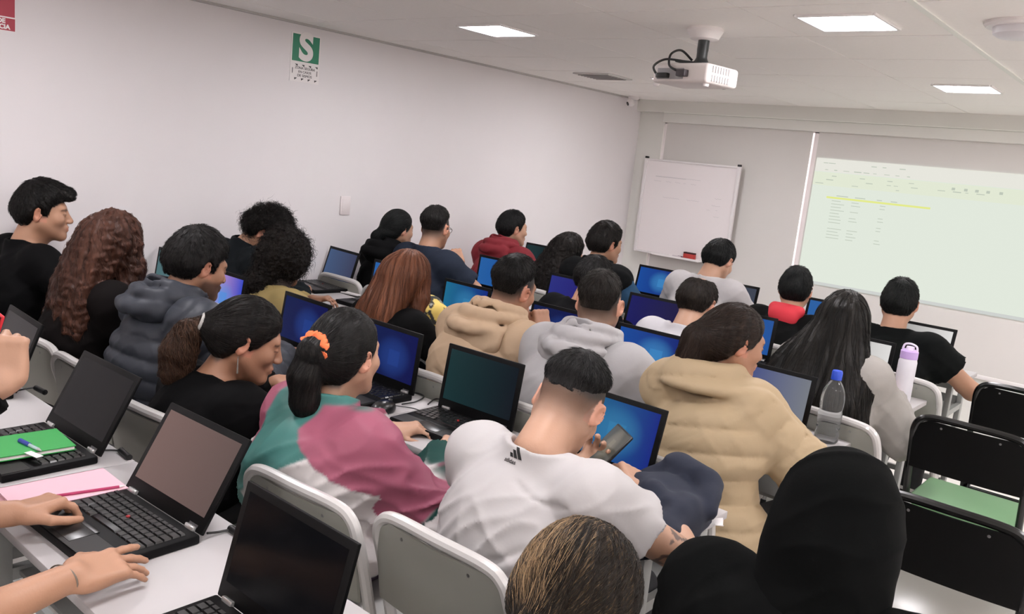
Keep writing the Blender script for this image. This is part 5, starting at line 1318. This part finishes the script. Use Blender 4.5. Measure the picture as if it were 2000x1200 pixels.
cU = person('person at the back desk whose bare hands reach over the laptop', (-1.64, .2, 1.13), hip=(-1.64, .12), pitch=16, tone=TAN1, female=True, top=dict(kind='tee', name='tshirt', color=(24, 24, 26), gres=.011),
    R=dict(pos=(-1.452, .60, .808), d=(-.1, .98, -.08), n=(.32, -.2, .9), curl=((4, 8, 5), (12, 12, 8), (16, 16, 10), (14, 16, 12)), pole=(.5, -.5, -.3), thumb=.85, spread=1.5, fine=.0035),
    L=dict(pos=(-1.775, .615, .806), d=(-.1, .95, .02), n=(-.15, -.1, 1), curl=(34, 36, 26), pole=(-.6, -.5, -.3), thumb=1.0, spread=1.1, fine=.0035), hair=dict(line='f', top=.014, side=.012, back=.014, res=.008, color=HB))
w = A(-1.452, .585, .808); 
hard(cU, 'bracelet', MB().tube([tuple(w+A(math.cos(q)*.031, .012*math.cos(q), math.sin(q)*.026)) for q in np.linspace(0, 6.283, 24)[:-1]], .0016, n=6, closed=True), mat('bracelet', (120, 110, 100), .3, metal=.6))
cPh = person('person in black sleeves holding up a phone at the frame edge', (-2.18, .22, 1.18), hip=(-2.2, .12), pitch=4, tone=TAN3, top=dict(kind='sweater', color=(10, 10, 11), gres=.009, off=.02),
    R=dict(pos=(-1.775, .60, 1.085), d=(-.12, .1, .98), n=(.8, -.5, .2), curl=((16, 22, 16), (72, 80, 50), (78, 82, 50), (80, 84, 50)), pole=(.8, .45, -.8), thumb=.3, fine=.0035), hair=dict(line='m', res=.008, color=HB))
# ------------------------------------------------------------------ things on the desks
DZ = .75
def logo():      # printed mark on the back of the white t-shirt, laid on the cloth
    V, Q = cW['gV'], cW['gQ']; tree = BVHTree.FromPolygons([tuple(v) for v in V], [tuple(int(i) for i in q) for q in Q])
    N, T, ud, bk = cW['N'], cW['T'], cW['up'], cW['bk']
    c0 = at(1000, 889, y=1.5); d0 = unit(c0-A(0, 0, CAMZ)); hit = tree.ray_cast(Vector((0, 0, CAMZ)), Vector(d0))
    P0, nr = np.array(hit[0]), np.array(hit[1]); X = unit(T[:, 0]-nr*(T[:, 0] @ nr)); Yv = np.cross(nr, X)
    def on(u, v):
        p = P0+X*u+Yv*v; h = tree.ray_cast(Vector(p+nr*.06), Vector(-nr))
        return (np.array(h[0]) if h[0] is not None else p)+nr*.0012
    b = MB()
    for x0, hgt, w in ((-.0145, .009, .009), (-.003, .017, .009), (.0085, .025, .009)):
        n = 5
        for k in range(n):
            def row(t): xs = x0-.004*t*hgt/.025; return xs, -.004+hgt*t
            (xa, ya), (xb, yb) = row(k/n), row((k+1)/n); sl = .012
            q = [on(xa+sl*(1-(ya+.004)/.03), ya), on(xa+w+sl*(1-(ya+.004)/.03), ya), on(xb+w+sl*(1-(yb+.004)/.03), yb), on(xb+sl*(1-(yb+.004)/.03), yb)]
            b.bm.faces.new([b.bm.verts.new(tuple(p)) for p in q])
    hard(cW, 'chest_mark', b, mat('print black', (10, 10, 11), .7))
    M_ = Matrix.Identity(4)
    tm = text_mesh('lettering', 'adidas', .0135, MATS['print black'], M_, cW['root'], bold=.0002)
    for v in tm.data.vertices: v.co = Vector(on(v.co.x+.001, v.co.y-.0135))-Vector(cW['org'])
logo()
# phone held by the man in white
t = thing('smartphone', 'black smartphone lit up in the hand of the man in the white t-shirt', 'phone', (0, 0, 0))
pc = at(1184, 880, y=1.83); Rp = RZ(-12) @ RX(-38) @ RY(16)
t.location = tuple(pc)
MB().box((0, 0, 0), (.074, .009, .148), R=Rp, bev=.004).build('case', M_black, t)
pm = screen_mat('phone screen', (50, 58, 58), (96, 92, 84), (150, 140, 124), .7, (.5, .62))
o = MB().box((0, -.0049, 0), (.066, .0006, .138)).build('screen', pm, t); o.rotation_euler = Rp.to_euler()
t = thing('smartphone', 'dark phone with a red case edge held up at the frame edge', 'phone', tuple(at(-38, 672, y=.6)))
MB().box((0, 0, 0), (.074, .008, .15), R=RZ(10) @ RX(-10) @ RY(12), bev=.003).build('case', M_black, t)
MB().box((0, .006, 0), (.079, .006, .155), R=RZ(10) @ RX(-10) @ RY(12), bev=.003).build('red_case', mat('case red', (196, 36, 48), .4), t)
def mouse(x, y, rz, label):
    F = Field(); F.ell(A(0, 0, .012), A(.03, .052, .024), k=.01).ell(A(0, -.01, .014), A(.028, .04, .022), k=.02)
    F.post.append(lambda V, X, Y, Z: np.maximum(V, .001-Z))
    V, Q = F.surf(.003); t = thing('computer_mouse', label, 'mouse', (x, y, DZ), math.radians(rz))
    raw_mesh('shell', V, Q, mat('mouse black', (18, 18, 19), .3), t)
    MB().cyl((-.004, .03, .033), (.004, .03, .033), .008, n=14).build('wheel', mat('wheel grey', (50, 50, 52), .5), t)
    pts = curve_pts([(0, .05, .012), (.01, .075, .006), (.05, .1, .003), (.1, .085, .003), (.13, .04, .003)], 6)
    MB().tube(pts, .0018, n=6).build('cord', M_black, t)
mouse(-2.02, 1.83, 10, 'black computer mouse on the white desk beside the windbreaker')
mouse(-2.49, 1.87, 20, 'black computer mouse in the gap between the earring and the orange hair tie')
# notebooks
def book(name, label, c, dims, rz, col, z=DZ, rx=0, pages=True):
    t = thing(name, label, 'notebook', (c[0], c[1], z), math.radians(rz)); w, d, h = dims
    MB().box((0, 0, h-.001), (w, d, .002)).box((0, 0, .001), (w, d, .002)).box((-w/2+.001, 0, h/2), (.002, d, h)).build('cover', mat('cover %d %d %d' % col, col, .5), t)
    MB().box((.002, 0, h/2), (w-.008, d-.006, h-.004)).build('pages', mat('paper', (232, 228, 224), .7), t)
    return t
g = book('green_notebook', 'green notebook lying on the keys of the dark laptop', at(46, 872, z=.78), (.15, .2, .012), -4, (44, 150, 70), z=.7765)
t = thing('pen', 'blue and clear pen lying on the green notebook', 'pen', tuple(at(66, 874, z=.792)), math.radians(8))
MB().cyl((-.06, 0, 0), (.02, 0, 0), .0045).build('barrel', mat('pen clear', (170, 190, 196), .2), t)
MB().cyl((-.065, 0, 0), (-.02, 0, 0), .006).build('cap', mat('pen blue', (34, 50, 150), .3), t)
MB().cyl((.02, 0, 0), (.035, 0, 0), .0045, .001).build('tip', mat('pen grey', (160, 160, 160), .3), t)
t = thing('paper_label', 'small white label lying at the foot of the green notebook', 'label', tuple(at(66, 888, z=.7893)), math.radians(12))
MB().box((0, 0, 0), (.05, .018, .0006)).build('sheet', M_paper, t)
book('pink_notebook', 'pale pink notebook lowest in the pair under the typing hands', at(118, 962, z=.758), (.155, .25, .014), -4, (222, 176, 190))
book('pink_notebook', 'pale pink notebook resting on top of another pink one', at(124, 956, z=.77), (.148, .235, .008), -2, (228, 184, 198), z=DZ+.0145)
t = thing('pencil', 'dark pink pencil lying along the pink notebooks', 'pencil', tuple(at(178, 959, z=.776)), math.radians(78))
MB().cyl((-.075, 0, 0), (.06, 0, 0), .0032, n=6).build('shaft', mat('pencil pink', (170, 30, 90), .4), t); MB().cyl((.06, 0, 0), (.075, 0, 0), .0032, .0006, n=6).build('tip', M_white, t)
# charger leads behind the laptops
def lead(pts, label, plug=True):
    P = [tuple(p) for p in pts]; t = thing('charger_cable', label, 'cable', P[0]); o0 = Vector(P[0])
    MB().tube([Vector(p)-o0 for p in curve_pts(P, 7)], .0028, n=8).build('cord', M_black, t)
    if plug:
        a, b = Vector(P[-2])-o0, Vector(P[-1])-o0; m_ = a.lerp(b, .45); d = (b-a).normalized()
        MB().cyl(m_-d*.03, m_+d*.03, .0085).build('plug_block', M_black, t)
lead([at(405, 1042, z=.765), at(425, 1040, z=.757), at(455, 1036, z=.757), at(474, 1050, z=.757)], 'black charger lead with a round block behind the brownish laptop')
lead([at(184, 885, z=.765), at(205, 880, z=.757), at(238, 882, z=.757), at(252, 894, z=.757)], 'black charger lead with a round block behind the laptop with the green notebook')
lead([at(24, 768, z=.765), at(40, 762, z=.757), at(70, 758, z=.757), at(90, 768, z=.757)], 'black charger lead on the desk below the raised phone')
lead([at(785, 790, z=.757), at(812, 785, z=.757), at(828, 775, z=.757), at(812, 768, z=.757), at(796, 772, z=.757)], 'thin black looped cord beside the mouse near the windbreaker', False)
lead([at(836, 790, z=.757), at(850, 780, z=.757), at(866, 783, z=.757), at(862, 796, z=.757)], 'short black cable loop beside the dark teal laptop', False)
lead([at(1486, 690, z=.757), at(1500, 683, z=.757), at(1520, 695, z=.757), at(1512, 706, z=.757)], 'black cable beside the dark hair bun on the third desk row', False)
# bottles
def bottle(label, c, s=1.0):
    t = thing('water_bottle', label, 'bottle', (c[0], c[1], DZ))
    pr = [(0, 0), (.03, 0), (.034, .008), (.034, .03), (.031, .04), (.034, .05), (.031, .06), (.034, .07), (.034, .1), (.0315, .112), (.0335, .122), (.034, .15), (.03, .175), (.02, .198), (.0135, .208), (.0135, .222)]
    MB().lathe([(r*s*1.12, z*s) for r, z in pr], n=32).build('bottle_body', glass_mat('clear plastic', (240, 244, 246)), t)
    MB().lathe([(0, .212*s), (.017*s, .212*s), (.0172*s, .236*s), (.015*s, .242*s), (0, .242*s)], n=24).build('cap', mat('cap blue', (38, 74, 190), .35), t)
    return t
bottle('clear water bottle with a blue cap at the aisle end of the third desk row', at(1612, 862, z=.75), 1.08)
bottle('small clear bottle with a blue cap by the side wall', at(300, 560, z=.75), .95)
t = thing('sports_bottle', 'frosted drinking bottle with a lilac lid beside the long black hair', 'bottle', tuple(at(1758, 786, z=.75)))
MB().lathe([(0, 0), (.034, 0), (.038, .006), (.038, .08), (.036, .1), (.038, .12), (.038, .185), (.033, .205), (0, .205)], n=32).build('flask', mat('frosted', (214, 212, 220), .35), t)
M_lil = mat('lilac', (188, 160, 214), .4)
l_ = MB().lathe([(0, .2), (.036, .2), (.036, .232), (.03, .238), (0, .238)], n=28).build('lid', M_lil, t)
MB().lathe([(0, .236), (.018, .236), (.016, .252), (0, .254)], n=20).build('spout', mat('pale lilac', (222, 210, 232), .4), l_)
MB().tube(curve_pts([(-.03, 0, .236), (-.024, 0, .258), (.0, 0, .264), (.024, 0, .256), (.03, 0, .236)], 5), .0045, n=8).build('carry_loop', mat('pale lilac', (222, 210, 232), .4), l_)
# dark jacket thrown on the desk end, white paper beside it
c0 = at(1300, 1000, z=.79)
F = Field(); F.ell(c0+A(-.03, .03, .0), A(.13, .12, .075), k=.04).ell(c0+A(.0, -.06, -.01), A(.1, .12, .055), rot(rz=20), k=.04)
F.chain([c0+A(-.12, .1, .02), c0+A(-.05, .13, .075), c0+A(.05, .11, .07), c0+A(.1, .03, .03)], [.03, .035, .034, .025], k=.015)
F.chain([c0+A(.06, -.02, .02), c0+A(.07, -.14, -.0), c0+A(.03, -.22, -.03)], [.05, .045, .035], k=.02)
F.chain([c0+A(-.1, .02, .045), c0+A(-.02, -.04, .055), c0+A(.07, -.06, .04)], [.02, .022, .018], k=.02)
nz_ = Noise(21); F.post.append(lambda V, X, Y, Z: np.maximum(V-.007*(1-np.abs(np.clip(nz_(X, Y*.6, Z, .13), -1, 1)))**2+.002, DZ+.0015-Z))
V, Q = F.surf(.006); o = raw_mesh('navy_jacket', relax(V, Q, 2), Q, mat('navy cloth', (24, 30, 46), .9, bump=.1, scale=200), origin=c0); o.location = tuple(c0)
tag(o, 'crumpled navy jacket on the desk end beside the bare elbow', 'jacket')
t = thing('paper_sheet', 'crumpled white paper between the navy jacket and the desk end', 'paper', tuple(at(1372, 1022, z=.762)), .5)
b = MB(); G = [[b.bm.verts.new((-.05+.02*i, -.035+.0175*j, .012*math.sin(i*1.7+j)*math.cos(j*1.3)+.008)) for j in range(5)] for i in range(6)]
for i in range(5):
    for j in range(4): b.bm.faces.new((G[i][j], G[i+1][j], G[i+1][j+1], G[i][j+1]))
o = b.build('sheet', M_paper, t); md = o.modifiers.new('s', 'SOLIDIFY'); md.thickness = .0006
for px, lb, c_, y_ in ((848, 'yellow and black patterned top built as a bundle beside the auburn hair', None, 2.85),):
    c0 = at(px, 590, y=y_); c0 = A(c0[0], c0[1], .83)  # lump on the desk in place of a patterned top worn there
    F = Field(); F.ell(c0, A(.09, .07, .075), k=.03).ell(c0+A(-.03, .0, .05), A(.06, .05, .05), k=.03); F.post.append(lambda V, X, Y, Z: np.maximum(V-.006*nz_(X, Y, Z, .08), DZ+.0015-Z))
    V, Q = F.surf(.006); n = Noise(8)(V[:, 0], V[:, 1], V[:, 2], .05); col = np.tile(np.array(lin((40, 40, 38))), (len(V), 1)); col[n > .22] = lin((206, 180, 96)); col[n < -.4] = lin((150, 148, 140))
    o = raw_mesh('patterned_top', relax(V, Q), Q, mat('pattern cloth', (90, 80, 60), .8, attr=True), col=col, origin=c0); o.location = tuple(c0); tag(o, lb, 'clothing')
t = thing('phone_on_desk', 'small black phone lying on the desk in front of the lone wall laptop', 'phone', tuple(at(671, 568, z=.752)), .6); t.name = 'smartphone'
MB().box((0, 0, .004), (.07, .14, .008), bev=.003).build('case', M_black, t)
t = thing('notepad', 'white notepad on the desk edge beyond the olive sweater', 'notepad', tuple(at(700, 572, z=.751)), .2)
MB().box((0, 0, .004), (.15, .2, .008), bev=.001).build('pages', M_paper, t)
